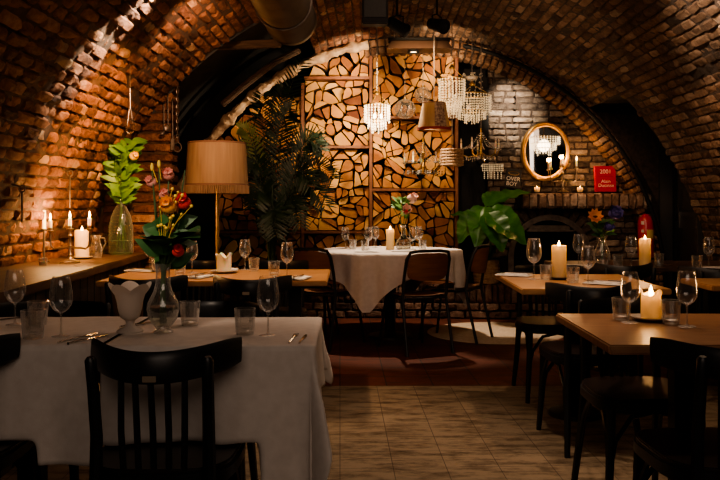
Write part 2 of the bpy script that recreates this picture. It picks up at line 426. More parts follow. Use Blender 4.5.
# mortar shells behind the brick faces
def shell(a0, a1, y0, y1, n=40, off=0):
    mb = MB(); mb.grid(lambda u, v: vault(y0+(y1-y0)*v, a0+(a1-a0)*u, -off), n, 6); return mb
aL = math.acos((-.55-VCX)/VR); aR = math.asin((2.16-VCZ)/VR); aM = math.acos((.1-VCX)/VR)
struct(shell(aM, PI+.1, -1.2, Y_LEFT).build('ceiling', M_MORTL))
struct(shell(aM, aL, Y_LEFT, Y_END).build('ceiling', M_MORTL))
struct(shell(-.11, aM, -1.2, Y_RIGHT).build('ceiling', M_MORT))
struct(shell(aR, aM, Y_RIGHT, Y_END).build('ceiling', M_MORT))
# dark plastered side bay on the left, door recess on the right
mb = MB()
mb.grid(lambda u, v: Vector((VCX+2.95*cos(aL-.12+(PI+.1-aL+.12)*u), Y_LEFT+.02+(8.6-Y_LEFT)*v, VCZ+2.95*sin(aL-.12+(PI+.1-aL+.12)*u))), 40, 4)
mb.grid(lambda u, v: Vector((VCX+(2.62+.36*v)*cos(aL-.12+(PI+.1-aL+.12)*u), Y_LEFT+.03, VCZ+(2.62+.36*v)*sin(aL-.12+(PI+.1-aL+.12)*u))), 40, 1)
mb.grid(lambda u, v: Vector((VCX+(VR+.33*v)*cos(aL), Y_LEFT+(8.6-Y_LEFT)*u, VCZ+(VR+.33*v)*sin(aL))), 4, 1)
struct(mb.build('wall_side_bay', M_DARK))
mb = MB()
mb.box((3.16, 7.7, 1.1), (.06, 1.1, 2.4)); mb.box((3.05, 7.17, 1.1), (.28, .04, 2.3)); mb.box((2.72, 7.7, 2.22), (1.0, 1.1, .05)); 
mb.box((3.06, 8.24, 1.1), (.2, .04, 2.3))
struct(mb.build('wall_door_recess', M_DARK))
# floor
mb = MB(); mb.grid(lambda u, v: Vector((-3+6.4*u, -1.2+6.33*v, 0)), 4, 4); struct(mb.build('floor', M_FLOORN))
mb = MB(); mb.grid(lambda u, v: Vector((-3+6.4*u, 5.13+3.6*v, 0)), 4, 4); struct(mb.build('floor', M_FLOORF))
# back of room, behind the camera
mb = MB(); mb.box((.4, -1.25, 1.4), (7, .05, 3.4)); struct(mb.build('wall_front', M_DARK))
# pier that ends the left wall
rnd = random.Random(11); mb = MB()
mb.box((-1.95, 6.27, 1.35), (.78, .26, 2.7), mi=1)
z = 0
while z < 2.2:
    off = rnd.uniform(0, .1)
    for x0 in (-2.3, -2.08, -1.86, -1.7):
        x1 = min(x0+.21, -1.535)
        brick(mb, lambda s, t, d: Vector((s, 6.14-d, t)), x0+off*.3, x1, z+.006, z+.072, .02, .012, rnd, rnd.gauss(.4, .15))
    brick(mb, lambda s, t, d: Vector((-1.555+d, s, t)), 6.15, 6.39, z+.006, z+.072, .02, .012, rnd, rnd.gauss(.4, .15))
    z += .078
struct(mb.build('wall_pier', [M_VL, M_MORTL], tint=True))

# end wall : dark backing, brick face on the right with the arched fire opening cut out of it
FX, FZ, FR = 1.87, .62, .41
YW = 8.45
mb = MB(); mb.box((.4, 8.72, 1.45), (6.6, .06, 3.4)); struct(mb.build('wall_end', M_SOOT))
rnd = random.Random(5); mb = MB()
def inv(x, z, m=0): return (x-VCX)**2+(z-VCZ)**2 < (VR-m)**2
z = .33
while z < 2.9:
    x = 1.22-rnd.uniform(0, .2); h = rnd.uniform(.058, .074)
    while x < 3.05:
        L = rnd.uniform(.11, .22); xm, zm = x+L/2, z+h/2
        dr = math.hypot(xm-FX, zm-FZ) if zm > FZ else abs(xm-FX)
        if dr > FR+.13 and inv(xm, zm, .05) and x+L > 1.24:
            brick(mb, lambda s, t, d: Vector((s, YW-d, t)), max(x, 1.22)+.006, x+L-.004, z+.004, z+h-.004, rnd.uniform(.008, .03), .016, rnd, rnd.gauss(.48, .27))
        x += L
    z += h
# mortar bed behind the bricks, with the same opening
def bed(mb, x0, x1, z0, z1, n=36):
    for i in range(n):
        xa, xb = x0+(x1-x0)*i/n, x0+(x1-x0)*(i+1)/n; xm = (xa+xb)/2
        zb = z0
        if abs(xm-FX) < FR+.02: zb = FZ+math.sqrt((FR+.02)**2-(xm-FX)**2)
        mb.add([(xa, YW, zb), (xb, YW, zb), (xb, YW, z1), (xa, YW, z1)], [(0, 1, 2, 3)], 1)
bed(mb, 1.2, 3.1, 0, 2.95)
struct(mb.build('wall_end_brick', [M_EW, M_MORT], tint=True))
# black panel between wood rack and brick
mb = MB(); mb.box((1.05, 8.5, 1.45), (.36, .1, 2.3)); mb.box((1.16, 8.42, 2.05), (.12, .12, .9)); struct(mb.build('wall_chimney_panel', M_BLK, bevel=.01))
# fireplace
fp = thing('fireplace', 'arched brick fireplace with black iron surround under the brick mantel', 'fireplace', (0, 0, 0))
mb = MB()
for k in range(17):
    a0 = -.02+k*(PI+.04)/17; a1 = a0+(PI+.04)/17
    def vf(s, t, d): return Vector((FX+s*cos(t), YW-d, FZ+s*sin(t)))
    brick(mb, vf, FR+.025, FR+.15, a0+.012, a1-.012, .035, .012, rnd, rnd.gauss(.55, .2))
mb.build('arch_bricks', [M_EW], fp, tint=True)
mb = MB()
mb.grid(lambda u, v: Vector((FX+(FR-.03+.06*v)*cos(PI*u), YW-.05, FZ+(FR-.03+.06*v)*sin(PI*u))), 32, 1)
mb.grid(lambda u, v: Vector((FX+(FR+.03)*cos(PI*u), YW-.05+.06*v, FZ+(FR+.03)*sin(PI*u))), 32, 1)
mb.grid(lambda u, v: Vector((FX+(FR-.03)*cos(PI*u), YW-.05+.2*v, FZ+(FR-.03)*sin(PI*u))), 32, 1)
for sx in (-1, 1): mb.box((FX+sx*FR, YW-.02, FZ-.13), (.06, .06, .28))
mb.build('iron_arch', M_IRON, fp)
mb = MB(); mb.box((FX, 8.69, .78), (.9, .02, .9)); mb.build('firebox', M_SOOT, fp)
mb = MB(); mb.box((FX, YW-.06, FZ+.27), (.5, .06, .018)); mb.box((FX, YW+.0, FZ+.3), (.44, .04, .05)); mb.build('hood', M_IRON, fp, bevel=.004)
mb = MB()
for k in range(7): mb.tube([(FX-.24+.08*k, YW-.01, .36), (FX-.24+.08*k, YW-.01, .52)], .007, 6)
mb.tube([(FX-.26, YW-.01, .52), (FX+.26, YW-.01, .52)], .008, 6); mb.tube([(FX-.26, YW-.01, .4), (FX+.26, YW-.01, .4)], .008, 6)
mb.build('grate', M_IRON, fp)

# mantel of upright bricks
mb = MB(); rnd = random.Random(21)
x = 1.53
while x < 2.8:
    w = rnd.uniform(.07, .095)
    brick(mb, lambda s, t, d: Vector((s, 8.16-d, t)), x+.004, x+w-.004, 1.125, 1.275, .03, .014, rnd, rnd.gauss(.55, .25), pinch=.12)
    brick(mb, lambda s, t, d: Vector((s, t, 1.272+d)), x+.004, x+w-.004, 8.15, 8.44, .008, .006, rnd, rnd.gauss(.5, .2))
    x += w
mb.box((2.16, 8.3, 1.2), (1.27, .28, .14), mi=1)
struct(mb.build('trim_1', [M_MANT, M_MORT], tint=True))
# plinth / hearth in front of the end wall
mb = MB(); rnd = random.Random(22)
def pf(x): return 8.18-.10*max(0, min(1, (x-.3)/1.2))
mb.box((.55, 8.47, .165), (4.6, .5, .33), mi=1)
x = -1.75
while x < 2.9:
    w = rnd.uniform(.06, .08); 
    brick(mb, lambda s, t, d: Vector((s, 8.21-d-(8.18-pf(s)), t)), x+.004, x+w-.004, .165, .35, .02, .012, rnd, rnd.gauss(.45, .2), pinch=.12)
    brick(mb, lambda s, t, d: Vector((s, t, .335+d)), x+.004, x+w-.004, pf(x)+.02, 8.42, .012, .006, rnd, rnd.gauss(.45, .2))
    x += w
for row in range(2):
    x = -1.75
    while x < 2.9:
        w = rnd.uniform(.13, .25)
        brick(mb, lambda s, t, d: Vector((s, 8.21-d-(8.18-pf(s)), t)), x+.006, x+w-.006, .008+row*.078, .08+row*.078, .025, .014, rnd, rnd.gauss(.5, .2))
        x += w
struct(mb.build('trim_2', [brick_mat('plinth_brick', [(0, (.05, .03, .02)), (.5, (.2, .1, .065)), (1, (.36, .25, .18))]), M_MORT], tint=True))

# end arch : rough stone rib on the left, brick ring on the right
mb = MB(); rnd = random.Random(31)
def rib(s, t, d): return Vector((VCX+(VR-.02-s)*cos(t), 8.2-d, VCZ+(VR-.02-s)*sin(t)))
aS = math.acos((-.05-VCX)/VR)
n = 190
def ribpt(u, v):
    a = aS+(PI+.08-aS)*u; q = 2*PI*v
    r0 = .052+.012*sin(u*61)+.008*sin(u*143+2); 
    rr = VR-.055+cos(q)*(r0+rnd.uniform(-.008, .008)); yy = 8.17+sin(q)*(.07+rnd.uniform(-.01, .01))
    return Vector((VCX+rr*cos(a), yy, VCZ+rr*sin(a)))
mb.grid(ribpt, n, 10)
struct(mb.build('trim_3', M_STONE))
mb = MB()
a = -.08
while a < aS:
    w = rnd.uniform(.026, .034)
    brick(mb, rib, .0, .075, a+.002, a+w-.002, .03, .016, rnd, rnd.gauss(.5, .2), pinch=.12)
    brick(mb, rib, .08, .15, a+.004, a+w-.001, .025, .016, rnd, rnd.gauss(.45, .2), pinch=.12)
    brick(mb, lambda s, t, d: Vector((VCX+(VR-.165-d)*cos(t), s, VCZ+(VR-.165-d)*sin(t))), 8.19, 8.42, a+.002, a+w-.002, .02, .012, rnd, rnd.gauss(.45, .2))
    a += w
def ringbed(u, v):
    t = -.08+(aS+.08)*u; return Vector((VCX+(VR-.0-.17*v)*cos(t), 8.2, VCZ+(VR-.17*v)*sin(t)))
mb.grid(ringbed, 60, 1, mi=1)
mb.grid(lambda u, v: Vector((VCX+(VR-.168)*cos(-.08+(aS+.08)*u), 8.2+.25*v, VCZ+(VR-.168)*sin(-.08+(aS+.08)*u))), 60, 1, mi=1)
struct(mb.build('trim_4', [brick_mat('ring_brick', [(0, (.06, .03, .02)), (.5, (.3, .16, .09)), (1, (.5, .36, .25))], soot=.3), M_MORT], tint=True))
# black pipe that follows the ring
mb = MB(); mb.tube([vault(8.05+.1*0, t, .085) for t in [-.05+i*(1.42)/60 for i in range(61)]], .022, 8)
tag(mb.build('conduit_pipe', M_BLK), 'black conduit pipe curving along the brick arch above the fireplace', 'pipe')
# old timber across the dark side bay
mb = MB(); mb.box((-1.05, 6.6, 2.48), (.6, .08, .06), Matrix.Rotation(-.04, 3, 'Y')); mb.tube([V(222, 105, 8.0), V(245, 85, 8.0), V(275, 62, 8.0), V(300, 50, 8.0)], .035, 8)
struct(mb.build('beam', M_BEAM, bevel=.008))

# ledge with boarded front along the left wall
mb = MB()
def lx(Y): return -1.54-.0625*(Y-3.6)
def quad_slab(mb, f0, f1, y0, y1, z0, z1, mi=0):
    mb.add([(f0(y0), y0, z0), (f1(y0), y0, z0), (f1(y1), y1, z0), (f0(y1), y1, z0), (f0(y0), y0, z1), (f1(y0), y0, z1), (f1(y1), y1, z1), (f0(y1), y1, z1)],
           [(0, 1, 2, 3), (4, 7, 6, 5), (0, 4, 5, 1), (1, 5, 6, 2), (2, 6, 7, 3), (3, 7, 4, 0)], mi)
quad_slab(mb, lambda y: -2.24, lx, 1.0, 6.13, .755, .80)
struct(mb.build('trim_5', M_LEDGE, bevel=.006))
mb = MB(); y = 1.0
while y < 6.1:
    quad_slab(mb, lambda q: lx(q)-.08, lambda q: lx(q)-.045, y+.003, min(y+.135, 6.12), 0, .755); y += .14
struct(mb.build('baseboard_left', M_PANEL, bevel=.004))

# door in the right recess
mb = MB(); mb.box((3.11, 7.68, 1.02), (.04, .86, 2.04)); 
for zz in (.45, 1.45): mb.box((3.085, 7.68, zz), (.02, .6, .7))
dr = struct(mb.build('door_1', M_DOOR, bevel=.008))
mb = MB(); mb.box((3.1, 8.13, 1.03), (.07, .06, 2.08)); mb.box((3.1, 7.23, 1.03), (.07, .06, 2.08)); mb.box((3.1, 7.68, 2.09), (.07, .96, .06)); mb.build('door_frame', M_BLK, dr, bevel=.004)
mb = MB(); mb.box((3.08, 8.02, 1.03), (.012, .035, .2)); mb.tube([(3.08, 8.02, 1.07), (3.03, 8.02, 1.07), (3.03, 7.9, 1.07)], .009, 8); mb.build('door_handle', M_STEEL, dr)

# ------------------------------------------------------------------ firewood rack and logs
YF = 8.3
rk = thing('firewood_rack', 'tall timber firewood rack standing on the brick plinth', 'rack', (0, 0, 0))
posts = [(-.715, 2.42), (-.012, 2.82), (.872, 2.74)]
for x, zt in posts:
    mb = MB(); mb.box((x, YF+.1, (.36+zt)/2), (.032, .34, zt-.36)); mb.build('post', M_RACK, rk, bevel=.004)
bays = {'0': (-1.62, -.735, [.36, .88, 1.755, 2.3]), '1': (-.695, -.032, [.36, .88, 1.755, 2.465, 2.9]), '2': (.008, .852, [.36, 1.317, 2.06, 2.9])}
for b, (x0, x1, zs) in bays.items():
    for i, zz in enumerate(zs[:-1]):
        if i == 0 or (b == '0' and i == 3): 
            if i: continue
        mb = MB(); mb.box(((x0+x1)/2, YF+.08, zz+.0), (x1-x0+.006, .36, .028)); mb.build('shelf_board', M_RACK, rk, bevel=.003)
def clip(poly, p, nrm):    # keep the side where (q-p).n <= 0
    out = []
    for i in range(len(poly)):
        a, b = poly[i], poly[(i+1) % len(poly)]
        da = (a[0]-p[0])*nrm[0]+(a[1]-p[1])*nrm[1]; db = (b[0]-p[0])*nrm[0]+(b[1]-p[1])*nrm[1]
        if da <= 0: out.append(a)
        if da*db < 0:
            t = da/(da-db); out.append((a[0]+(b[0]-a[0])*t, a[1]+(b[1]-a[1])*t))
    return out
def area2(p): return abs(sum(p[i][0]*p[(i+1) % len(p)][1]-p[(i+1) % len(p)][0]*p[i][1] for i in range(len(p))))/2
def cen(p): return (sum(q[0] for q in p)/len(p), sum(q[1] for q in p)/len(p))
rl = random.Random(77)
cells = []
for b, (x0, x1, zs) in bays.items():
    for ti in range(len(zs)-1):
        z0, z1 = zs[ti]+.016, zs[ti+1]-.016
        sp = .186
        pts = []; row = 0; z = z0+sp*.3
        while z < z1+.05:
            x = x0+(sp*.5 if row % 2 else 0)
            while x < x1+.1:
                pts.append((x+rl.uniform(-.06, .06), z+rl.uniform(-.05, .05))); x += sp
            z += sp*.86; row += 1
        for i, p in enumerate(pts):
            poly = [(x0, z0), (x1, z0), (x1, z1), (x0, z1)]
            for j, q in enumerate(pts):
                if i != j and poly:
                    dx, dz = q[0]-p[0], q[1]-p[1]
                    if dx*dx+dz*dz < .4: poly = clip(poly, ((p[0]+q[0])/2, (p[1]+q[1])/2), (dx, dz))
            if len(poly) < 3 or area2(poly) < .003: continue
            pieces = [poly]; c = cen(poly); A = area2(poly); r_ = rl.random()
            if A > .013:
                th = rl.uniform(0, PI); cc = (c[0]+rl.uniform(-.03, .03), c[1]+rl.uniform(-.03, .03))
                n1 = (cos(th), sin(th)); n2 = (cos(th+PI/2+rl.uniform(-.45, .45)), 0); n2 = (n2[0], math.sin(math.acos(max(-1, min(1, n2[0]))))*rl.choice((-1, 1)))
                a_, b_ = clip(poly, cc, n1), clip(poly, cc, (-n1[0], -n1[1]))
                def halves(h): return [clip(h, cc, n2), clip(h, cc, (-n2[0], -n2[1]))]
                big, oth = (a_, b_) if area2(a_) > area2(b_) else (b_, a_)
                pieces = [a_, b_]
                if r_ < .42 and A > .024: pieces = halves(a_)+halves(b_)
                elif r_ < .9: pieces = halves(big)+[oth]
            for pc in pieces:
                if len(pc) < 3 or area2(pc) < .0026: continue
                m = cen(pc)
                if not inv(m[0], m[1], .1): continue
                cells.append((b, ti, pc))
def log_mesh(mb, poly, r):
    # shrink, round the corners a little
    c = cen(poly); A = area2(poly)
    k = 1-r.uniform(.04, .17)
    P = [(c[0]+(q[0]-c[0])*k, c[1]+(q[1]-c[1])*k) for q in poly]
    # drop very short edges
    Q = [P[i] for i in range(len(P)) if math.dist(P[i], P[i-1]) > .018]
    if len(Q) < 3: Q = P
    rp = r.uniform(.1, .24); RND = []
    cut = []
    for i in range(len(Q)):        # split corners stay sharp, bark corners are round
        p0, p1, p2 = Q[i-1], Q[i], Q[(i+1) % len(Q)]
        ax_, ay_, bx_, by_ = p0[0]-p1[0], p0[1]-p1[1], p2[0]-p1[0], p2[1]-p1[1]
        cs = (ax_*bx_+ay_*by_)/(math.hypot(ax_, ay_)*math.hypot(bx_, by_)+1e-9)
        cut.append(.05 if cs > -.1 else rp+.08)
    for i in range(len(Q)):
        a, b = Q[i], Q[(i+1) % len(Q)]; ca, cb = cut[i], cut[(i+1) % len(Q)]
        RND.append((a[0]+(b[0]-a[0])*ca, a[1]+(b[1]-a[1])*ca)); RND.append((a[0]+(b[0]-a[0])*(1-cb), a[1]+(b[1]-a[1])*(1-cb)))
    Q = RND; n = len(Q); y0 = YF-.03+r.uniform(-.05, .09); y1 = YF+.26
    t = r.gauss(.55, .24); c = cen(Q)
    ins = [(c[0]+(q[0]-c[0])*.94, c[1]+(q[1]-c[1])*.94) for q in Q]
    sl, s2 = r.uniform(-.1, .1), r.uniform(-.1, .1)
    vs = [(x, y0+(x-c[0])*sl+(z-c[1])*s2, z) for x, z in ins]+[(x, y0+.006+(x-c[0])*sl+(z-c[1])*s2, z) for x, z in Q]+[(x, y1, z) for x, z in Q]
    mb.add(vs, [tuple(range(n-1, -1, -1))], 0, t)
    b0 = len(mb.v)-len(vs)
    for i in range(n):
        j = (i+1) % n
        mb.f.append((b0+i, b0+j, b0+n+j, b0+n+i)); mb.mi.append(0)
        mb.f.append((b0+n+i, b0+n+j, b0+2*n+j, b0+2*n+i)); mb.mi.append(1)
def seen_rank(c):          # visible size: parts of the dark end bay stand behind lamp and palm
    m = cen(c[2]); a = area2(c[2])
    if m[0] < -.95: a *= .2
    if m[1] < .62 and -.6 < m[0] < .85: a *= .4
    return -a
cells.sort(key=seen_rank)
lab = {('0', 0): 'on the bottom tier behind the floor lamp', ('0', 1): 'on the middle tier behind the palm', ('0', 2): 'on the top tier behind the palm fronds',
       ('1', 0): 'on the bottom tier of the bay beside the palm', ('1', 1): 'on the second tier of the bay beside the palm', ('1', 2): 'on the third tier of the bay beside the palm', ('1', 3): 'on the top tier of the bay beside the palm',
       ('2', 0): 'on the bottom tier of the bay beside the chimney panel', ('2', 1): 'on the middle tier of the bay beside the chimney panel', ('2', 2): 'on the top tier of the bay beside the chimney panel'}
NLOG = 300
for i, (b, ti, pc) in enumerate(cells[:NLOG]):
    mb = MB(); log_mesh(mb, pc, rl)
    o = mb.build('firewood_log', [M_LOG, M_BARK], tint=True, angle=25)
    tag(o, 'split firewood log '+lab[(b, ti)], 'log', 'firewood logs '+lab[(b, ti)])
if len(cells) > NLOG:
    mb = MB()
    for b, ti, pc in cells[NLOG:]: log_mesh(mb, pc, rl)
    tag(mb.build('firewood_logs', [M_LOG, M_BARK], tint=True, angle=25), 'small dark split logs filling the gaps of the firewood rack', 'firewood', kind='stuff')

# ================================================================== FURNITURE
def rrect(x0, y0, x1, y1, r, n=5):
    out = []
    for cx_, cy_, a0 in ((x1-r, y1-r, 0), (x0+r, y1-r, PI/2), (x0+r, y0+r, PI), (x1-r, y0+r, 1.5*PI)):
        for i in range(n+1):
            a = a0+PI/2*i/n; out.append((cx_+r*cos(a), cy_+r*sin(a)))
    return out

def cafe_chair():            # bentwood chair, sits facing +Y, back towards -Y
    t = thing('cafe_chair', 'x', 'chair')
    out = []
    for i in range(40):
        a = 2*PI*i/40; c, s = cos(a), sin(a)
        e = .55
        x = (.205+.012*s)*math.copysign(abs(c)**e, c); y = .205*math.copysign(abs(s)**e, s)
        out.append((x, y))
    mb = MB(); mb.prism([(x*.97, y*.97) for x, y in out], .443, .458); seat = mb.build('seat', M_SEAT, t, bevel=.004)
    mb = MB(); mb.prism(out, .405, .446); mb.build('seat_frame', M_CHAIR, t, bevel=.005)
    for sx in (-1, 1):
        mb = MB(); mb.tube([(sx*.165, .165, .42), (sx*.17, .172, .25), (sx*.185, .19, 0)], [.019, .017, .013], 8); mb.build('leg', M_CHAIR, t)
        mb = MB(); mb.tube([(sx*.172, -.27, 0), (sx*.158, -.225, .22), (sx*.15, -.2, .42), (sx*.148, -.2, .55), (sx*.15, -.222, .68), (sx*.152, -.236, .755), (sx*.152, -.238, .765)], [.014, .017, .018, .017, .016, .016, .009], 8)
        mb.build('back_post', M_CHAIR, t)
    def arc(u): 
        x = -.212+.424*u; return x, -.228+.185*(abs(x)/.212)**2
    mb = MB()
    def band(u, v):
        x, y = arc(u); e = min(u, 1-u); zz = .084*min(1, .82+e*3)
        q = 2*PI*v; off = sin(q)*.010
        return Vector((x, y+off+.004*cos(q), .733+.016*(abs(x)/.212)**2+cos(q)*zz/2*(1 if abs(cos(q)) < .5 else 1)))
    mb.grid(band, 24, 12)
    mb.build('backrest', M_CHAIR, t)
    for k in range(5):
        x = (k-2)*.042; y = -.228+.185*(abs(x)/.212)**2
        mb = MB(); mb.tube([(x*.95, -.188, .44), (x, -.198, .56), (x, y, .715)], [.0085, .009, .0085], 6, flat=.7); mb.build('spindle', M_CHAIR, t)
    for sx in (-1, 1):       # bent braces under the seat
        mb = MB(); mb.tube([(sx*.178, .178, .17), (sx*.172, .15, .3), (sx*.168, .09, .385), (sx*.165, 0, .405), (sx*.162, -.1, .385), (sx*.16, -.18, .3), (sx*.165, -.225, .17)], .0095, 6); mb.build('brace', M_CHAIR, t)
    mb = MB(); mb.tube([(-.178, .178, .17), (-.15, .172, .3), (-.09, .168, .385), (0, .166, .405), (.09, .168, .385), (.15, .172, .3), (.178, .178, .17)], .0095, 6); mb.build('brace', M_CHAIR, t)
    mb = MB(); mb.box((0, -.238, .706), (.036, .004, .016)); p = mb.build('nameplate', M_PLATE, t, bevel=.001); p['label'] = 'small metal nameplate'
    return t
CH = Maker(cafe_chair())

def steel_chair():           # tubular frame school chair with plywood seat and back
    t = thing('school_chair', 'x', 'chair')
    mb = MB(); mb.grid(lambda u, v: Vector((-.19+.38*u, -.2+.4*v, .445+.012*(2*u-1)**2+(.02*(.25-v)*4*(.25-v) if v < .25 else (-.03*((v-.8)/.2)**2 if v > .8 else 0)))), 12, 12)
    mb.grid(lambda u, v: Vector((-.19+.38*u, -.2+.4*v, .435+.012*(2*u-1)**2+(.02*(.25-v)*4*(.25-v) if v < .25 else (-.03*((v-.8)/.2)**2 if v > .8 else 0)))), 12, 12)
    mb.build('seat', M_PLY, t)
    mb = MB()
    def pan(off):
        def f(u, v):
            q = 2*u-1; vv = v
            w = .175*(1-.10*(abs(2*vv-1))**4)
            return Vector((q*w, -.235-.05*(1-q*q)+off-.03*vv, .575+.215*vv-.02*(abs(q)**4)*(1 if vv > .5 else -1)*abs(2*vv-1)))
        return f
    mb.grid(pan(0), 14, 10); mb.grid(pan(-.011), 14, 10)
    mb.build('backrest', M_PLY, t)
    for sx in (-1, 1):
        mb = MB(); mb.tube([(sx*.2, -.3, 0), (sx*.195, -.23, .3), (sx*.19, -.2, .44), (sx*.19, -.225, .6), (sx*.188, -.262, .74), (sx*.165, -.285, .795), (sx*.1, -.3, .805), (0, -.31, .806)], .013, 8); mb.build('back_tube', M_TUBE, t)
        mb = MB(); mb.tube([(sx*.2, .22, 0), (sx*.18, .18, .25), (sx*.165, .15, .405), (sx*.165, .1, .425), (sx*.17, -.1, .425), (sx*.19, -.2, .44)], .012, 8); mb.build('leg', M_TUBE, t)
    mb = MB(); mb.tube([(-.165, .12, .418), (.165, .12, .418)], .01, 8); mb.tube([(-.19, -.2, .43), (.19, -.2, .43)], .01, 8); mb.build('cross_tube', M_TUBE, t)
    return t
SC = Maker(steel_chair())

GT1, GT2 = 'cafe chairs at the white cloth tables', 'cafe chairs at the wooden tables'
RT = .028
CH((-.585, 2.32, 0), 'black cafe chair with slatted back standing in front of the white cloth table, seen whole', .02, GT1)
CH((-1.25, 2.38, 0), 'black cafe chair cut by the picture edge in front of the white cloth table', .06, GT1)
CH((-1.22, 2.99, 0), 'black cafe chair behind the white cloth table, beside the boarded ledge', PI, GT1)
CH((-.64, 2.99, 0), 'black cafe chair behind the white cloth table, behind the tulip candle holder and carafe', PI+.03, GT1)
CH((-1.2, 4.34, 0), 'black cafe chair pushed in at the long oak table, at its end by the ledge', -.03, GT2)
CH((-.64, 4.34, 0), 'black cafe chair pushed in at the long oak table, at its end by the aisle', -.03, GT2)
CH((-1.2, 5.34, 0), 'black cafe chair on the far side of the long oak table beside the floor lamp', PI-.03, GT2)
CH((-.64, 5.34, 0), 'black cafe chair on the far side of the long oak table behind its tumblers', PI-.03, GT2)
CH((1.055, 3.95, 0), 'black cafe chair at the near side of the oak table with the tall lit candle', .05, GT2)
CH((1.09, 4.88, 0), 'black cafe chair on the far side of the oak table with the tall lit candle', PI+.03, GT2)
CH((1.03, 3.09, 0), 'black cafe chair behind the brown table with the melted square candle', PI+.04, GT2)
CH((1.005, 2.33, 0), 'black cafe chair at the near side of the brown table with the melted square candle', .04, GT2)
CH((1.62, 5.27, 0), 'black cafe chair in front of the dark table by the fire extinguisher', .02, GT2)
CH((2.1, 4.98, 0), 'black cafe chair in front of the dark table beside the door', .02, GT2)
GS = 'plywood school chairs around the round table'
SC((.33, 6.45, 0), 'plywood and black tube chair with its back to us at the round table', .42, GS)
SC((-.35, 6.68, 0), 'dark tube framed chair at the round table beside the long oak table', -.55, GS)
SC((.69, 6.93, .009), 'plywood chair with reddish back at the round table beside the leafy potted plant', 1.1, GS)
SC((-.56, 7.35, 0), 'plywood chair with orange brown back at the round table beside the palm', -1.35, GS)

def slab_table(name, label, x0, x1, y0, y1, m, rz=0, ped=True, zt=.74, th=.03, nped=1, fr=.15):
    cx_, cy_ = (x0+x1)/2, (y0+y1)/2; w, d = x1-x0, y1-y0
    t = thing(name, label, 'table', (cx_, cy_, 0), rz)
    mb = MB(); mb.box((0, 0, zt-th/2), (w, d, th)); mb.build('table_top', m, t, bevel=.005)
    for k in range(nped):
        ox = 0 if nped == 1 else (-.36+.72*k/(nped-1))*w/1.27*1.2
        mb = MB(); mb.box((ox, 0, .385), (.075, .075, .64)); mb.build('pedestal', M_CHAIR, t, bevel=.006)
        mb = MB(); mb.box((ox, 0, zt-th-.02), (.34, .34, .03)); mb.build('bracket', M_CHAIR, t, bevel=.004)
        mb = MB(); mb.lathe([(0.0, .06), (.05, .05), (fr-.01, .022), (fr, 0)], 24, (ox, 0, 0)); mb.build('foot', M_CHAIR, t)
    return t
TZ = .74
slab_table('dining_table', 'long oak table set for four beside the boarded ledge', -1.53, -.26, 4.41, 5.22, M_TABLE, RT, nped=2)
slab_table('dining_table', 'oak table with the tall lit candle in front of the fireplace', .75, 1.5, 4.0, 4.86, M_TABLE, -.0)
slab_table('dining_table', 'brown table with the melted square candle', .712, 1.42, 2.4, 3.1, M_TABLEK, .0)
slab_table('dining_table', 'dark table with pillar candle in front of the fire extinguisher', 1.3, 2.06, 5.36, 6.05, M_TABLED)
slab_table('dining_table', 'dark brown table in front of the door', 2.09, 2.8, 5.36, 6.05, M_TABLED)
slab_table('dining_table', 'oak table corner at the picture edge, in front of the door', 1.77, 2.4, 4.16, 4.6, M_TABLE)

# white cloth tables
def cloth(name, x0, x1, y0, y1, z, ox0, ox1, oy0, oy1, m, label, ph=0, wav=.018, rz=0, seats=()):
    cx_, cy_ = (x0+x1)/2, (y0+y1)/2; hx, hy = (x1-x0)/2, (y1-y0)/2
    nu, nv = 84, 84
    mb = MB()
    def f(u, v):
        px = -hx-ox0+(2*hx+ox0+ox1)*u; py = -hy-oy0+(2*hy+oy0+oy1)*v
        qx = max(-hx, min(hx, px)); qy = max(-hy, min(hy, py)); dx, dy = px-qx, py-qy
        d = math.hypot(dx, dy)
        if d < 1e-6:
            return Vector((px, py, z+.0012*sin(px*23+ph)*sin(py*17)))
        nx, ny = dx/d, dy/d
        corner = min(1, min(abs(dx), abs(dy))*9)
        s = (px if abs(dy) > abs(dx) else py)
        w = wav*min(1, d*3.2)*(sin(s*19+ph)+.6*sin(s*41+2*ph))*(1-corner)
        ang = math.atan2(abs(dy), abs(dx))
        w += corner*min(1, d*3)*.06*sin(ang*7+1.2+ph)
        r0 = .006
        out = (.012+w+.02*d+corner*.09*d) if d > r0 else d
        dz = max(0, d-.01)*(1-corner*.06)
        P = Vector((qx+nx*out, qy+ny*out, z-dz-.0022*min(1, d/.01)))
        for sx_, sy_ in seats:       # the hanging side is pushed back by the chair seat standing against it
            ex = .466-P.z
            if P.y < sy_ and ex > 0:       # the hem is folded back over the seat
                e = max(0, min(1, (.255-abs(P.x-sx_))/.025)); P.y += ex*e; P.z += ex*e
        return P
    mb.grid(f, nu, nv)
    o = mb.build(name, m, angle=180)
    o.location = (cx_, cy_, 0); o.rotation_euler = (0, 0, rz)
    md = o.modifiers.new('thickness', 'SOLIDIFY'); md.thickness = .0025; md.offset = 1
    return tag(o, label, 'tablecloth')
slab_table('cafe_table', 'small cafe table hidden under the white cloth by the aisle', -.80, -.19, 2.36, 2.95, M_TABLED, RT, fr=.09)
slab_table('cafe_table', 'small cafe table hidden under the white cloth by the ledge', -1.44, -.825, 2.375, 2.965, M_TABLED, RT, fr=.09)
cloth('tablecloth', -.80, -.19, 2.36, 2.95, .7435, .004, .2, .5, .2, M_CLOTH, 'white tablecloth with draped corner by the aisle, under the carafe of flowers', 0, rz=RT, seats=((-.09, -.12),))
cloth('tablecloth', -1.44, -.825, 2.375, 2.965, .7435, .04, .004, .36, .22, M_CLOTH, 'white tablecloth beside the ledge, under the two wine glasses and ribbed tumbler', 1.3, .008, rz=RT, seats=((-.117, -.07),))
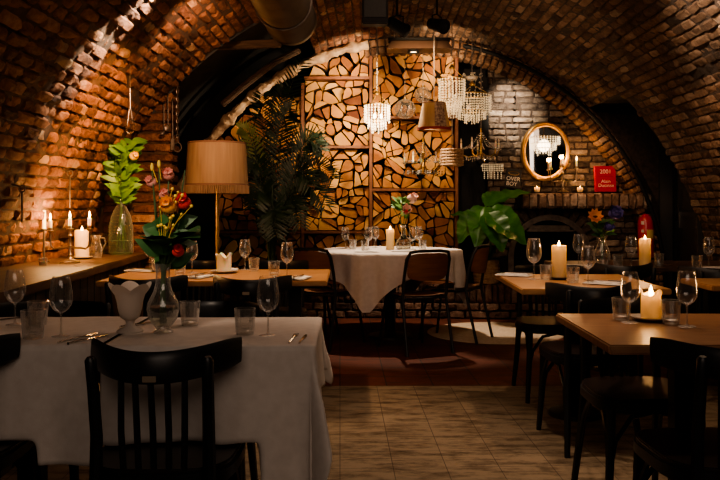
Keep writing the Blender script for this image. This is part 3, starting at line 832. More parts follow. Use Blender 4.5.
# round table
RX, RY, RZ = .16, 7.05, .765
rt = thing('round_table', 'round pedestal table under a pale cloth in front of the firewood', 'table', (RX, RY, 0))
mb = MB(); mb.lathe([(0, RZ-.03), (.6, RZ-.03), (.606, RZ-.015), (.6, RZ-.004), (0, RZ-.003)], 48); mb.build('table_top', M_TABLED, rt)
mb = MB(); mb.lathe([(.05, .03), (.05, .735)], 16); mb.build('pedestal', M_CHAIR, rt)
mb = MB(); mb.lathe([(0, .05), (.06, .045), (.19, .02), (.2, 0)], 32); mb.build('foot', M_CHAIR, rt)
mb = MB(); rr_ = .63; half = .815; th0 = math.radians(-108)-PI/4
def rc(u, v):
    a = 2*PI*u; c_ = a-th0
    sq = half/max(abs(cos(c_)), abs(sin(c_))); tot = min(sq, 1.1)
    s = tot*v
    if s < rr_: return Vector((s*cos(a), s*sin(a), RZ+.0015))
    d = s-rr_
    w = .022*min(1, d*5)*(sin(a*15)+.5*sin(a*26+1))
    o = rr_+.008+w+.05*d
    return Vector((o*cos(a), o*sin(a), RZ-d+.002))
mb.grid(rc, 160, 36)
o = mb.build('tablecloth', M_CLOTHG, angle=180); o.location = (RX, RY, 0)
tag(o, 'pale square cloth with hanging points over the round table', 'tablecloth')
# rug
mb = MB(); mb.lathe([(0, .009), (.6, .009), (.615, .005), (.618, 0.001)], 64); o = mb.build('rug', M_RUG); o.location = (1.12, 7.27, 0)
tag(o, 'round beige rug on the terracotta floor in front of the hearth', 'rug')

# ================================================================== TABLEWARE
def wine_glass():
    t = thing('wine_glass', 'x', 'wine glass')
    mb = MB(); mb.lathe([(.0025, .006), (.012, .004), (.032, .0015), (.0335, 0)], 24); mb.build('foot', M_GLASS, t)
    mb = MB(); mb.lathe([(.006, .004), (.0036, .015), (.0034, .07), (.006, .082)], 10); mb.build('stem', M_GLASST, t)
    mb = MB(); mb.lathe([(.001, .08), (.012, .083), (.026, .094), (.036, .112), (.0385, .13), (.037, .155), (.0315, .19), (.0285, .205)], 28); mb.lathe([(.0285, .205), (.0278, .2056), (.0272, .204)], 28)
    mb.build('bowl', M_GLASS, t)
    return t
WG = Maker(wine_glass())
def tumbler():
    t = thing('tumbler', 'x', 'tumbler')
    mb = MB(); mb.lathe([(.028, 0), (.030, .012), (.035, .078), (.0355, .084), (.033, .084), (.0325, .078), (.028, .016)], 14); mb.build('glass_wall', M_GLASST, t, angle=15)
    mb = MB(); mb.lathe([(0, .001), (.0275, .001), (.0285, .014), (.022, .018), (0, .013)], 14); mb.build('glass_bottom', M_GLASST, t, angle=15)
    return t
TB = Maker(tumbler())
GW1, GTB1 = 'wine glasses on the white cloths', 'tumblers on the white cloths'
GW2, GTB2 = 'wine glasses on the wooden tables', 'tumblers on the wooden tables'
def put(mk, px, py, z, label, group, sc=1):
    p = onz(px, py, z); mk((p.x, p.y, z+.0015), label, R.uniform(0, 6), group, sc); return p
CZ = .7435
put(WG, 61, 337, CZ, 'wine glass beside the fork, in front of the ribbed tumbler', GW1, .92)
put(WG, 15, 325, CZ, 'wine glass at the picture edge beside the tall plain tumbler', GW1, .92)
put(WG, 268, 336, CZ, 'wine glass on the white cloth beside the fork and knife by the aisle', GW1, .92)
put(TB, 33, 339, CZ, 'ribbed tumbler on the white cloth nearest to the cafe chair cut by the edge', GTB1, 1.05)
put(TB, 38, 326, CZ, 'plain tumbler behind the ribbed tumbler on the white cloth', GTB1, 1)
put(TB, 190, 326, CZ, 'half full tumbler beside the carafe of flowers on the white cloth', GTB1, 1)
put(TB, 245, 335, CZ, 'empty tumbler beside the wine glass on the white cloth by the aisle', GTB1, 1)
put(WG, 150, 269, TZ, 'wine glass on the long oak table at its end by the ledge', GW2, .95)
put(WG, 192, 273, TZ, 'wine glass on the long oak table beside the bouquet of flowers', GW2, .95)
put(WG, 245, 270, TZ, 'wine glass on the long oak table behind the unlit melted candle', GW2, .95)
put(WG, 287, 277, TZ, 'wine glass on the long oak table beside the white napkin at the aisle', GW2, .98)
put(TB, 157, 272, TZ, 'tumbler on the long oak table at its end by the ledge', GTB2)
put(TB, 180, 275, TZ, 'tumbler on the long oak table behind the carafe of flowers', GTB2)
put(TB, 254, 271.5, TZ, 'tumbler on the long oak table between the melted candle and another tumbler', GTB2)
put(TB, 274, 276, TZ, 'tumbler on the long oak table next to the wine glass by the aisle', GTB2)
put(WG, 534, 279.5, TZ, 'tall wine glass beside the tall lit candle, towards the potted plant', GW2, 1.12)
put(WG, 588, 284, TZ, 'wine glass beside the tall lit candle, towards the flower vase', GW2, .98)
put(TB, 546, 280, TZ, 'tumbler beside the tall lit candle, next to the tall wine glass', GTB2)
put(TB, 573, 283, TZ, 'tumbler beside the tall lit candle, next to the folded cutlery napkin', GTB2)
put(WG, 578.5, 265.5, TZ, 'wine glass on the dark table in front of the fireplace', GW2, 1.05)
put(WG, 631, 267, TZ, 'wine glass on the dark table beside the pillar candle', GW2, 1.0)
put(TB, 618, 267.5, TZ, 'tumbler on the dark table beside the flower vase', GTB2)
put(TB, 659, 266, TZ, 'tumbler on the dark table below the fire extinguisher', GTB2)
put(TB, 697, 268.5, TZ, 'tumbler on the table in front of the door', GTB2)
put(WG, 709, 267.5, TZ, 'wine glass on the table in front of the door', GW2, .98)
put(WG, 630, 323, TZ, 'wine glass beside the melted square candle, in front of its tumbler', GW2, .88)
put(TB, 621, 320, TZ, 'tumbler behind the wine glass beside the melted square candle', GTB2, .95)
put(WG, 687, 327, TZ, 'wine glass beyond the melted square candle at the picture edge', GW2, .93)
put(TB, 671, 324, TZ, 'tumbler touching the wine glass beyond the melted square candle', GTB2, .98)
GW3, GTB3 = 'wine glasses on the round table', 'tumblers on the round table'
def putr(mk, dx, dy, label, group, sc=1): mk((RX+dx, RY+dy, RZ+.003), label, R.uniform(0, 6), group, sc)
putr(WG, -.40, .12, 'wine glass at the back of the round table beside a tumbler', GW3, .95)
putr(WG, -.19, .02, 'wine glass in front of the pillar candle on the round table', GW3, .95)
putr(WG, -.13, .3, 'wine glass behind the pillar candle on the round table', GW3, .95)
putr(WG, .2, .0, 'wine glass beside the lily carafe on the round table', GW3, .95)
putr(WG, .27, .28, 'wine glass behind the lily carafe on the round table', GW3, .95)
putr(TB, -.33, .02, 'tumbler beside the back wine glass on the round table', GTB3)
putr(TB, -.22, -.18, 'tumbler in front of the wine glasses on the round table', GTB3)
putr(TB, .29, .06, 'tumbler beside the lily carafe on the round table', GTB3)

def fork():
    t = thing('fork', 'x', 'fork')
    mb = MB(); mb.tube([(0, -.1, .003), (0, -.05, .004), (0, .03, .006), (0, .05, .006)], [.005, .0045, .003, .004], 8, flat=1, up=(0, 0, 1)); mb.build('fork_handle', M_STEEL, t)
    mb = MB(); mb.box((0, .063, .005), (.022, .024, .002))
    for k in range(4): mb.box((-.0095+.0063*k, .093, .006), (.0032, .04, .002), Matrix.Rotation(.08, 3, 'X'))
    mb.build('tines', M_STEEL, t); return t
def knife():
    t = thing('table_knife', 'x', 'knife')
    mb = MB(); mb.tube([(0, -.11, .004), (0, -.06, .005), (0, -.01, .004)], [.0065, .006, .0045], 8, flat=.8); mb.build('knife_handle', M_STEEL, t)
    mb = MB(); mb.prism([(-.007, -.01), (.006, -.01), (.008, .05), (.004, .1), (-.004, .115), (-.007, .1)], .003, .005); mb.build('blade', M_STEEL, t); return t
def napkin():
    t = thing('napkin', 'x', 'napkin')
    mb = MB(); mb.grid(lambda u, v: Vector((-.055+.11*u, -.1+.2*v, .004+.003*sin(9*u)*sin(6*v))), 8, 10); mb.grid(lambda u, v: Vector((-.05+.1*u, -.09+.19*v, .009+.003*sin(8*u+1)*sin(5*v))), 8, 10)
    mb.grid(lambda u, v: Vector((-.055+.005*u, -.1+.2*v, .004+.005*u)), 1, 10)
    mb.build('folded_cloth', M_NAP, t); return t
FK, KN, NP = Maker(fork()), Maker(knife()), Maker(napkin())
def cutl(px, py, z, rz, label_f, label_k, gap=.03, nap=None, sc=.95):
    p = onz(px, py, z); dz = .0015
    if nap: NP((p.x, p.y, z+.0015), nap, rz, 'folded napkins under cutlery'); dz = .0135
    if label_f: FK((p.x-gap*cos(rz), p.y-gap*sin(rz), z+dz), label_f, rz, 'forks', sc)
    if label_k: KN((p.x+gap*cos(rz), p.y+gap*sin(rz), z+dz), label_k, rz, 'table knives', sc)
cutl(83, 340, CZ, -.36, 'fork on the white cloth beside the wine glass, next to a knife', 'knife on the white cloth behind the cafe chair backrest', .022, None, .82)
cutl(298, 340, CZ, -.05, 'fork on the white cloth near the draped corner', 'knife on the white cloth at the draped corner', .016, None, .72)
cutl(143, 325, CZ, -.5, None, 'knife on the white cloth behind the tulip candle holder', .0)
cutl(6, 321, CZ, -.9, 'fork on the white cloth at the picture edge behind the wine glass', None, .0)
cutl(142, 271.5, TZ, 1.2, 'fork on the napkin at the ledge end of the long oak table', 'knife on the napkin at the ledge end of the long oak table', .022, 'white napkin at the ledge end of the long oak table')
cutl(201, 277.5, TZ, -.3, 'fork on the napkin before the melted candle on the long oak table', 'knife on the napkin before the melted candle on the long oak table', .022, 'white napkin before the melted candle on the long oak table')
cutl(229, 270.6, TZ, .1, None, 'knife on the napkin behind the melted candle on the long oak table', .0, 'white napkin behind the melted candle on the long oak table')
cutl(299, 279, TZ, -.2, None, 'knife on the napkin at the aisle end of the long oak table', .0, 'white napkin at the aisle end of the long oak table')
cutl(514, 276, TZ, 1.1, 'fork on the napkin at the table corner by the potted plant', 'knife on the napkin at the table corner by the potted plant', .022, 'white napkin at the table corner by the potted plant')
cutl(605, 284.5, TZ, .9, 'fork on the napkin beside the tumbler by the tall lit candle', 'knife on the napkin beside the tumbler by the tall lit candle', .022, 'white napkin beside the tumbler by the tall lit candle')
cutl(572, 266.5, TZ, 1.3, None, None, 0, 'white napkin on the dark table in front of the fireplace')
cutl(714, 268.5, TZ, 1.0, None, None, 0, 'white napkin on the table in front of the door')
NP((RX+.1, RY-.3, RZ+.003), 'white napkin on the round table in front of the lily carafe', 1.4, 'folded napkins under cutlery')
KN((RX+.1, RY-.3, RZ+.0165), 'knife on the napkin in front of the lily carafe', 1.4, 'table knives')
NP((RX-.2, RY-.38, RZ+.003), 'white napkin at the near edge of the round table', 1.3, 'folded napkins under cutlery')

# candles ------------------------------------------------------------
def flame(parent, c, h=.03, e=.6, glow=True):
    mb = MB(); mb.lathe([(.0006, 0), (.0045*h/.03, h*.22), (.0055*h/.03, h*.36), (.0035*h/.03, h*.68), (.0002, h)], 10, c); f = mb.build('flame', M_FLAME, parent)
    if glow: point((parent.location.x+c[0], parent.location.y+c[1], parent.location.z+c[2]+h*.6), e)
    return f
def pillar(loc, r, h, label, lit=True, e=.8, rag=0, name='pillar_candle', square=False, fh=.032):
    t = thing(name, label, 'candle', loc)
    n = 32; mb = MB(); rg = random.Random(int(h*1e4)+n)
    ph = [rg.uniform(0, 6) for _ in range(4)]
    def rad(a, rr):
        return rr*(1 if not square else min(1.2, 1/max(abs(cos(a)), abs(sin(a)))))
    def rim(a): return rag*(.5*sin(a*2+ph[0])+.5*sin(a*3+ph[1])+.35*sin(a*5+ph[2]))
    well = h*.16 if not rag else h*.3
    prof = [(r, 0, 0), (r, h*.5, 0), (r*(1.0 if not rag else .97), h*.86, .3), (r*(.985 if not rag else 1.05), h, 1), (r*.93, h+.001, 1), (r*.84, h-well*.4, .3), (r*.78, h-well, 0), (0.001, h-well, 0)]
    vs = []
    for pr, pz, pw in prof:
        for k in range(n):
            a = 2*PI*k/n; rr = rad(a, pr)+(rag*.35*sin(a*4+ph[3])*pw if rag else 0); vs.append((rr*cos(a), rr*sin(a), pz+rim(a)*pw))
    fs = [(i*n+k, i*n+(k+1) % n, (i+1)*n+(k+1) % n, (i+1)*n+k) for i in range(len(prof)-1) for k in range(n)]+[tuple(range(n-1, -1, -1))]
    mb.add(vs, fs); mb.build('wax', M_WAXT if lit else M_WAX, t, angle=60)
    mb = MB(); mb.tube([(0, 0, h-well-.002), (.001, 0, h-well+.012)], .0014, 6); mb.build('wick', M_WICK, t)
    if lit: flame(t, (0, 0, h-well+.008), fh+well*.6, e)
    return t
def saucer(loc, r, m, label):
    t = MB(); t.lathe([(0, .004), (r*.6, .004), (r*.95, .014), (r, .015), (r*.98, .011), (r*.62, 0), (0, 0)], 32); o = t.build('saucer', m); o.location = loc
    return tag(o, label, 'saucer')
p = onz(224, 273, TZ); saucer((p.x, p.y, TZ+.001), .085, M_SAUCER, 'pale saucer under the unlit melted candle on the long oak table')
pillar((p.x, p.y, TZ+.006), .046, .108, 'thick unlit candle with a ragged melted rim on the long oak table', False, rag=.016)
p = onz(559, 279.5, TZ); saucer((p.x, p.y, TZ+.001), .06, M_DSAUCER, 'dark saucer under the tall lit candle'); pC1 = p
pillar((p.x, p.y, TZ+.006), .0415, .185, 'tall lit ivory pillar candle on the oak table in front of the fireplace', e=1.5)
p = onz(651, 320.5, TZ); saucer((p.x, p.y, TZ+.001), .075, M_SAUCER, 'stone coloured saucer under the melted square candle')
pillar((p.x, p.y, TZ+.006), .036, .095, 'short lit candle melted to a wavy rim between two wine glasses', e=.75, rag=.012)
p = onz(645, 266, TZ); pillar((p.x, p.y, TZ+.0015), .04, .185, 'lit ivory pillar candle in front of the fire extinguisher', e=1.7)
pillar((RX-.0, RY-.02, RZ+.003), .036, .18, 'lit ivory pillar candle on the round table', e=.6)
# ledge candles
LZ = .80
def onledge(px, Y): return Vector((X(px, Y), Y, LZ))
p = onledge(82, 5.35); saucer((p.x, p.y, LZ+.001), .07, M_SAUCER, 'pale saucer under the candle on the ledge')
pillar((p.x, p.y, LZ+.006), .047, .185, 'thick lit pillar candle on the ledge behind the silver candelabra', e=.7)

def candelabra(name, loc, arms, h, label, m, span, low=0, cup=.0, lit=None, rz=0, e=.4, th=.08, tr=.011):
    t = thing(name, label, 'candelabra', loc, rz)
    mb = MB(); mb.lathe([(.06, 0), (.062, .006), (.045, .014), (.018, .024), (.01, .04)], 24, capb=True); mb.build('base', m, t)
    mb = MB(); mb.lathe([(.01, .035), (.016, .05), (.009, .065), (.008, h*.5), (.013, h*.53), (.009, h*.56), (.008, h*.8), (.014, h*.84), (.008, h*.9), (.009, h)], 14); mb.build('stem', m, t)
    tips = []
    for k, (dx, dz) in enumerate(arms):
        if abs(dx) > .01:
            mb = MB(); a0 = h*.52
            mb.tube([(0, 0, a0), (dx*.25, 0, a0-.012), (dx*.55, 0, a0-.012), (dx*.8, 0, a0-.018), (dx*.97, 0, a0+.0), (dx, 0, a0+.03), (dx, 0, h+dz-.02)], .006, 8); mb.build('arm', m, t)
        mb = MB(); mb.lathe([(.004, -.02), (.012, -.012), (.021, -.004), (.022, 0), (.013, .002), (.013, .018)], 14, (dx, 0, h+dz)); mb.build('candle_cup', m, t)
        mb = MB(); mb.lathe([(tr, 0), (tr, th), (tr*.7, th+.003), (0, th-.002)], 12, (dx, 0, h+dz+.004)); c = mb.build('taper', M_WAX, t)
        if lit is None or k in lit:
            mb = MB(); z0 = h+dz+th+.006
            mb.lathe([(.0006, 0), (.0055, .01), (.0065, .016), (.004, .03), (.0002, .043)], 10, (dx, 0, z0)); mb.build('flame', M_FLAME, c)
            q = Matrix.Rotation(rz, 3, 'Z') @ Vector((dx, 0, z0+.025)); point(Vector(loc)+q, e)
    return t
p = onledge(70, 4.98)
candelabra('candelabra', (p.x, p.y, LZ+.001), [(-.118, .0), (0, .012), (.118, .012)], .2, 'tarnished silver candelabra with three lit candles on the ledge', M_SILVER, .12, e=3.6, rz=.1, th=.06)
# unlit taper in its holder beside the wall, small votive, clear jug
p = onledge(46, 5.1); q = Vector((-2.07, 5.05, LZ))
t = thing('candle_stick', 'slim white candle in an iron holder against the brick behind the candelabra', 'candle', (q.x, q.y, LZ+.001))
mb = MB(); mb.lathe([(.035, 0), (.036, .005), (.008, .012), (.007, .2), (.02, .205), (.02, .21), (0, .21)], 16, capb=True); mb.build('holder', M_IRON, t)
mb = MB(); mb.lathe([(.011, .21), (.011, .325), (0, .328)], 12); mb.build('taper', M_WAX, t)
q = Vector((-2.1, 5.22, LZ))
t = thing('votive_cup', 'tiny glass votive cup on the ledge beside the wall, before the candelabra', 'votive', (X(43, 4.75)+.0, 4.75, LZ+.001))
mb = MB(); mb.lathe([(.022, 0), (.026, .045), (.024, .045), (.02, .006), (0, .006)], 14); mb.build('cup', M_GLASST, t)
mb = MB(); mb.lathe([(.018, .007), (.018, .026), (0, .026)], 14); mb.build('wax', M_WAX, t)
p = onledge(96, 5.5)
t = thing('glass_jug', 'small clear glass jug on the ledge beside the thick candle', 'jug', (p.x, p.y, LZ+.001))
mb = MB(); mb.lathe([(.035, 0), (.04, .02), (.042, .06), (.03, .1), (.026, .125), (.036, .15), (.034, .15), (.024, .125)], 18, capb=True); mb.build('body', M_GLASST, t)
mb = MB(); mb.tube([(.03, 0, .135), (.06, 0, .13), (.065, 0, .09), (.041, 0, .05)], .005, 8); mb.build('handle', M_GLASST, t)

# ================================================================== FLOWERS AND VASES
def leaf(mb, p, d, up, L, W, mi=0, fold=.25, droop=.25, n=5):
    d = Vector(d).normalized(); side = d.cross(Vector(up)); side = side.normalized() if side.length > 1e-4 else d.orthogonal().normalized(); u = side.cross(d)
    vs = []; 
    for i in range(n+1):
        t = i/n; w = W*.5*sin(PI*min(1, t**.75*.98+.01)); c = Vector(p)+d*(L*t)-u*(droop*L*t*t)
        vs += [c+side*w+u*(w*fold), c, c-side*w+u*(w*fold)]
    fs = []
    for i in range(n):
        a = i*3; fs += [(a, a+1, a+4, a+3), (a+1, a+2, a+5, a+4)]
    mb.add(vs, fs, mi)
def rdir(rn, up=.4):
    a = rn.uniform(0, 2*PI); return Vector((cos(a), sin(a), rn.uniform(-.3, 1)*up+up)).normalized()
def bloom(parent, name, c, r, m, rn, layers=3, centre=None, open_=.6, tilt=(0, 0, 1)):
    mb = MB(); q = Vector((0, 0, 1)).rotation_difference(Vector(tilt).normalized())
    for l in range(layers):
        n = 7+l*2; el = PI/2*(1-open_)+.35*(layers-1-l)
        for k in range(n):
            a = 2*PI*k/n+l*.5+rn.uniform(-.1, .1); e = el+rn.uniform(-.1, .1)
            d = q @ Vector((cos(a)*cos(e), sin(a)*cos(e), sin(e)))
            leaf(mb, Vector(c)+d*r*.12, d, q @ Vector((-cos(a)*sin(e), -sin(a)*sin(e), cos(e))), r*(1-.16*(layers-1-l)), r*(.62 if centre else .95), 0, .35, -.3, 4)
    if not centre: mb.ball(Vector(c)+q @ Vector((0, 0, r*.28)), (r*.62, r*.62, r*.55), 12, 8)
    f = mb.build(name, m, parent, angle=180)
    if centre:
        mb = MB(); mb.ball(Vector(c)+q @ Vector((0, 0, r*.12)), (r*.32, r*.32, r*.16), 12, 6); mb.build('flower_centre', centre, f)
    return f
rn = random.Random(4)
# carafe bouquet on the white cloth
p = onz(163, 333, CZ)
va = thing('carafe', 'clear glass carafe holding the bouquet on the white cloth', 'vase', (p.x, p.y, CZ+.0015))
mb = MB(); mb.lathe([(.032, 0), (.034, .004), (.02, .012), (.026, .02), (.045, .045), (.052, .075), (.048, .1), (.03, .135), (.0235, .16), (.0225, .2), (.027, .225), (.025, .225), (.0205, .2)], 28, capb=True); mb.build('glass_body', M_GLASST, va)
mb = MB(); mb.lathe([(.001, .02), (.024, .021), (.043, .045), (.05, .075), (.0488, .085), (0, .085)], 28); mb.build('water', M_WATER, va)
bq = thing('flower_bouquet', 'mixed bouquet of orange, red and pink flowers in the glass carafe', 'flowers', (p.x, p.y, CZ+.0015))
def B(px, py, dy=0): 
    q = V(px, py, p.y+dy); return q-Vector((p.x, p.y, CZ+.0015))
heads = [(170, 209, -.05, 'orange_flower', M_ORANGE, .042, 3, None), (185, 205, -.02, 'red_flower', M_REDP, .04, 3, None), (153, 184, .02, 'pink_flower', M_PINK, .03, 2, None), (169, 177, .04, 'pink_flower', M_PINK, .032, 2, None),
         (164, 196, .0, 'pink_flower', M_PINK, .026, 2, None), (178, 253, -.05, 'red_flower', M_REDP, .032, 3, None)]
mb = MB()
for px, py, dy, *_ in heads: 
    q = B(px, py, dy); mb.tube([(rn.uniform(-.01, .01), rn.uniform(-.01, .01), .03), (q.x*.1, q.y*.1, .2), (q.x*.5, q.y*.5, .2+(q.z-.2)*.5), q], .0028, 6)
for px, py in ((152, 168), (159, 163), (185, 170)):
    q = B(px, py); mb.tube([(0, 0, .05), (q.x*.12, 0, .2), (q.x*.55, 0, .3), q], .0022, 6)
mb.build('stems', M_STEM, bq)
for px, py, dy, nm, m, r, ly, ce in heads: bloom(bq, nm, B(px, py, dy), r, m, rn, ly, ce, .45, (rn.uniform(-.3, .3), -.75, .6))
mb = MB()
for k in range(24):
    z = rn.uniform(.21, .36); d = rdir(rn, .3); leaf(mb, Vector((rn.uniform(-.03, .03), rn.uniform(-.03, .03), z)), d, (rn.uniform(-.4, .4), -1, rn.uniform(.1, .9)), rn.uniform(.06, .105), rn.uniform(.04, .06), 0, .2, .35)
for px, py in ((190, 232), (160, 240), (190, 222), (172, 236), (155, 235)):
    q = B(px, py, -.03); leaf(mb, q*.6+Vector((0, 0, .1)), (q.x*2+.02, -.3, .15), (0, -.4, 1), .14, .09, 0, .15, .3)
mb.build('leaves', M_LEAFV, bq, angle=180)
def bud(px, py, dy, r):
    mb = MB(); c = B(px, py, dy); mb.ball(c, r, 8, 5); c2 = Vector((c.x*.5, c.y*.5, c.z-.05)); mb.tube([c2, c], .0012, 4); mb.build('yellow_bud', M_YELLOW, bq)
for px, py in ((161, 207), (162, 225), (165, 226), (173, 189), (175, 196), (178, 192), (176, 202), (181, 196), (192, 206), (183, 195), (175, 210), (158, 226), (167, 228), (171, 218), (174, 216), (182, 214), (174, 225)): bud(px+rn.uniform(-1, 1), py, -.06, rn.uniform(.0038, .0058))
for px, py in ((152, 167), (159, 164)): bud(px, py, 0, (.006, .006, .014))
# tulip-shaped candle holder
q = onz(130, 332.5, CZ)
th = thing('tulip_candle_holder', 'frosted glass tulip shaped candle holder on the white cloth', 'candle holder', (q.x, q.y, CZ+.0015))
mb = MB(); mb.lathe([(.042, 0), (.043, .004), (.036, .012), (.018, .02), (.013, .03), (.016, .04)], 28, capb=True); mb.build('foot', M_FROST, th)
def tul(u, v):
    a = 2*PI*u; lob = abs(sin(a*2.5)); 
    prof = [(.012, .036), (.03, .048), (.038, .075), (.042, .1), (.05, .125), (.066, .146)]
    f = v*(len(prof)-1); i = min(len(prof)-2, int(f)); g = f-i
    r = prof[i][0]*(1-g)+prof[i+1][0]*g; z = prof[i][1]*(1-g)+prof[i+1][1]*g
    k = max(0, v-.45)/.55
    return Vector((r*cos(a)*(1+.12*k*(lob-.5)), r*sin(a)*(1+.12*k*(lob-.5)), z+.022*k*(lob-.75)+.01*k))
mb = MB(); mb.grid(tul, 60, 18); cpo = mb.build('petal_cup', M_FROST, th, angle=180)
mb = MB(); mb.lathe([(.02, .045), (.026, .06), (.026, .075), (0, .075)], 16); mb.build('tea_light', M_WAX, th)

# tall green bottle with branches on the ledge
q = Vector((X(121, 5.85), 5.85, LZ+.001)); 
bv = thing('bottle_vase', 'large green glass bottle holding leafy branches at the end of the ledge', 'vase', q)
mb = MB(); mb.lathe([(.078, 0), (.087, .01), (.088, .05), (.086, .2), (.07, .28), (.045, .33), (.03, .36), (.027, .4), (.032, .415), (.03, .415)], 28, capb=True); mb.build('glass_body', M_GLASSG, bv)
mb = MB(); mb.lathe([(0, .01), (.08, .012), (.083, .05), (.082, .1), (0, .1)], 28); mb.build('water', M_WATER, bv)
lb = thing('leafy_branches', 'bunch of leafy branches with one yellow rose in the green bottle', 'flowers', q)
mb = MB(); ml = MB(); ends = []
for k in range(12):
    dx, dy = rn.uniform(-.05, .16), rn.uniform(-.13, .05); h = rn.uniform(.62, .84)
    pts = [Vector((rn.uniform(-.04, .04), rn.uniform(-.04, .04), .03)), Vector((dx*.05, dy*.05, .38)), Vector((dx*.55, dy*.55, (.38+h)/2+.05)), Vector((dx, dy, h))]
    mb.tube(pts, .0035, 6)
    for i in range(13):
        t = i/12; a = pts[1].lerp(pts[3], t)+Vector((0, 0, .03*sin(PI*t))); d = rdir(rn, .35); leaf(ml, a, d, (rn.uniform(-.4, .6), -1, rn.uniform(.1, .8)), rn.uniform(.09, .15), rn.uniform(.05, .075), 0, .15, .3)
mb.build('branches', M_STEM, lb); ml.build('leaves', M_LEAFY, lb, angle=180)
rr2 = V(133, 157, 5.75)-q; bloom(lb, 'yellow_rose', rr2, .055, M_YELLOW, rn, 3, None, .4, (.5, -.6, .3))
# lily carafe on the round table
q = Vector((RX+.115, RY-.06, RZ+.003))
lc = thing('carafe', 'clear round bottomed carafe with lilies on the round table', 'vase', q)
mb = MB(); mb.lathe([(.05, 0), (.066, .02), (.07, .045), (.06, .08), (.03, .12), (.02, .15), (.02, .2), (.026, .215), (.024, .215), (.018, .2)], 24, capb=True); mb.build('glass_body', M_GLASST, lc)
mb = MB(); mb.lathe([(0, .008), (.046, .009), (.062, .025), (.065, .045), (.06, .065), (0, .065)], 24); mb.build('water', M_WATER, lc)
ly = thing('lily_bouquet', 'small bouquet of pale lilies with leaves in the carafe on the round table', 'flowers', q)
mb = MB(); mb.tube([(0, 0, .03), (0, 0, .2), (.01, -.01, .35)], .003, 6); mb.tube([(0, 0, .1), (.02, 0, .25), (.06, 0, .42)], .003, 6); mb.tube([(0, 0, .1), (-.02, 0, .25), (-.09, 0, .37)], .003, 6); mb.build('stems', M_STEM, ly)
bloom(ly, 'lily', (.02, -.04, .335), .085, M_LILY, rn, 1, M_REDP, .5, (.1, -.9, .3)); bloom(ly, 'lily', (.06, .0, .43), .075, M_LILY, rn, 1, None, .4, (.5, -.5, .7))
mb = MB()
for k in range(24):
    d = rdir(rn, .5); leaf(mb, Vector((rn.uniform(-.03, .03), rn.uniform(-.03, .03), rn.uniform(.26, .42))), d, (rn.uniform(-.4, .4), -1, rn.uniform(.1, .9)), rn.uniform(.07, .15), .04, 0, .2, .2)
mb.build('leaves', M_LEAFY, ly, angle=180)
# sunflower vase on the dark table
q = Vector((X(602, 5.65), 5.65, TZ+.0015))
sv = thing('glass_vase', 'clear glass vase with gerbera and purple flowers on the dark table', 'vase', q)
mb = MB(); mb.lathe([(.04, 0), (.055, .03), (.06, .06), (.045, .11), (.028, .15), (.024, .18), (.03, .195)], 22, capb=True); mb.build('glass_body', M_GLASST, sv)
sb = thing('flower_bouquet', 'bouquet with one big orange gerbera and purple blooms by the fireplace', 'flowers', q)
g1 = V(595, 217, 5.55)-q; g2 = V(613, 215, 5.6)-q; g3 = V(608, 228, 5.6)-q
mb = MB()
for g in (g1, g2, g3): mb.tube([(0, 0, .03), (g.x*.2, g.y*.2, .2), (g.x*.8, g.y*.8+.02, g.z*.8), g], .003, 6)
mb.build('stems', M_STEM, sb)
bloom(sb, 'gerbera', g1, .055, M_ORANGE, rn, 2, M_BROWNC, .85, (-.1, -.9, .4)); bloom(sb, 'purple_flower', g2, .07, M_PURPLE, rn, 3, None, .6, (.2, -.8, .4)); bloom(sb, 'purple_flower', g3, .05, M_PURPLE, rn, 3, None, .6, (0, -.8, .4))
mb = MB()
for k in range(22):
    d = rdir(rn, .3); leaf(mb, Vector((rn.uniform(-.03, .03), rn.uniform(-.03, .03), rn.uniform(.17, .3))), d, (rn.uniform(-.4, .4), -1, rn.uniform(.1, .9)), rn.uniform(.06, .11), .04, 0, .2, .3)
mb.build('leaves', M_LEAFV, sb, angle=180)

# big leaf potted plant on the hearth
q = Vector((X(487, 8.22), 8.27, .355))
bp = thing('potted_plant', 'large glossy leaved plant in a woven pot on the brick hearth', 'plant', q)
mb = MB()
prof = []
for i in range(15):
    z = i/14*.24; prof.append((.125+.012*sin(i*PI)+.008*(i % 2)+.01*sin(z/.24*PI), z))
mb.lathe(prof+[(.11, .235), (0, .21)], 28, capb=True); mb.build('woven_pot', M_BASKET, bp, angle=20)
def bigleaf(name, tip, mid_, W, up, mats, base=(0, 0, .2)):
    mb = MB(); tip, mid_ = Vector(tip), Vector(mid_)
    mb.tube([base, Vector(base).lerp(mid_, .5)+Vector((0, 0, .06)), mid_], [.009, .008, .005], 6, mi=1)
    d = tip-mid_; L = d.length; d.normalize(); side = d.cross(Vector(up)).normalized(); u = side.cross(d)
    def f(a, v):
        s = 2*a-1; t = v; w = W*.5*(sin(PI*min(1, (t*.97+.03)**.62))**.8); 
        return mid_+d*(L*t)+side*(s*w)+u*(w*.28*abs(s)+.012*sin(t*26)*abs(s)-L*.22*t*t+L*.05)
    mb.grid(f, 10, 16)
    return mb.build(name, mats, bp, angle=180)
def PL(px, py, Y): return V(px, py, Y)-q
LB = [M_LEAFB, M_STEM]
for a, b, W, up, dy, dy2 in [((528, 186), (486, 208), .26, (-.2, -.5, 1), -.2, -.1), ((529, 240), (487, 214), .36, (.3, -.9, .6), -.45, -.3), ((505, 250), (488, 214), .3, (.2, -1, .3), -.5, -.35), ((452, 210), (484, 222), .18, (0, -.6, 1), -.1, -.1),
                      ((457, 240), (478, 214), .26, (-.5, -.8, .5), -.35, -.2), ((476, 246), (484, 208), .28, (-.2, -1, .3), -.45, -.25), ((500, 190), (486, 206), .2, (0, -.9, .5), .05, -.05)]:
    bigleaf('leaf', PL(a[0], a[1], 8.25+dy), PL(b[0], b[1], 8.25+dy2), W, up, LB)
mb = MB()
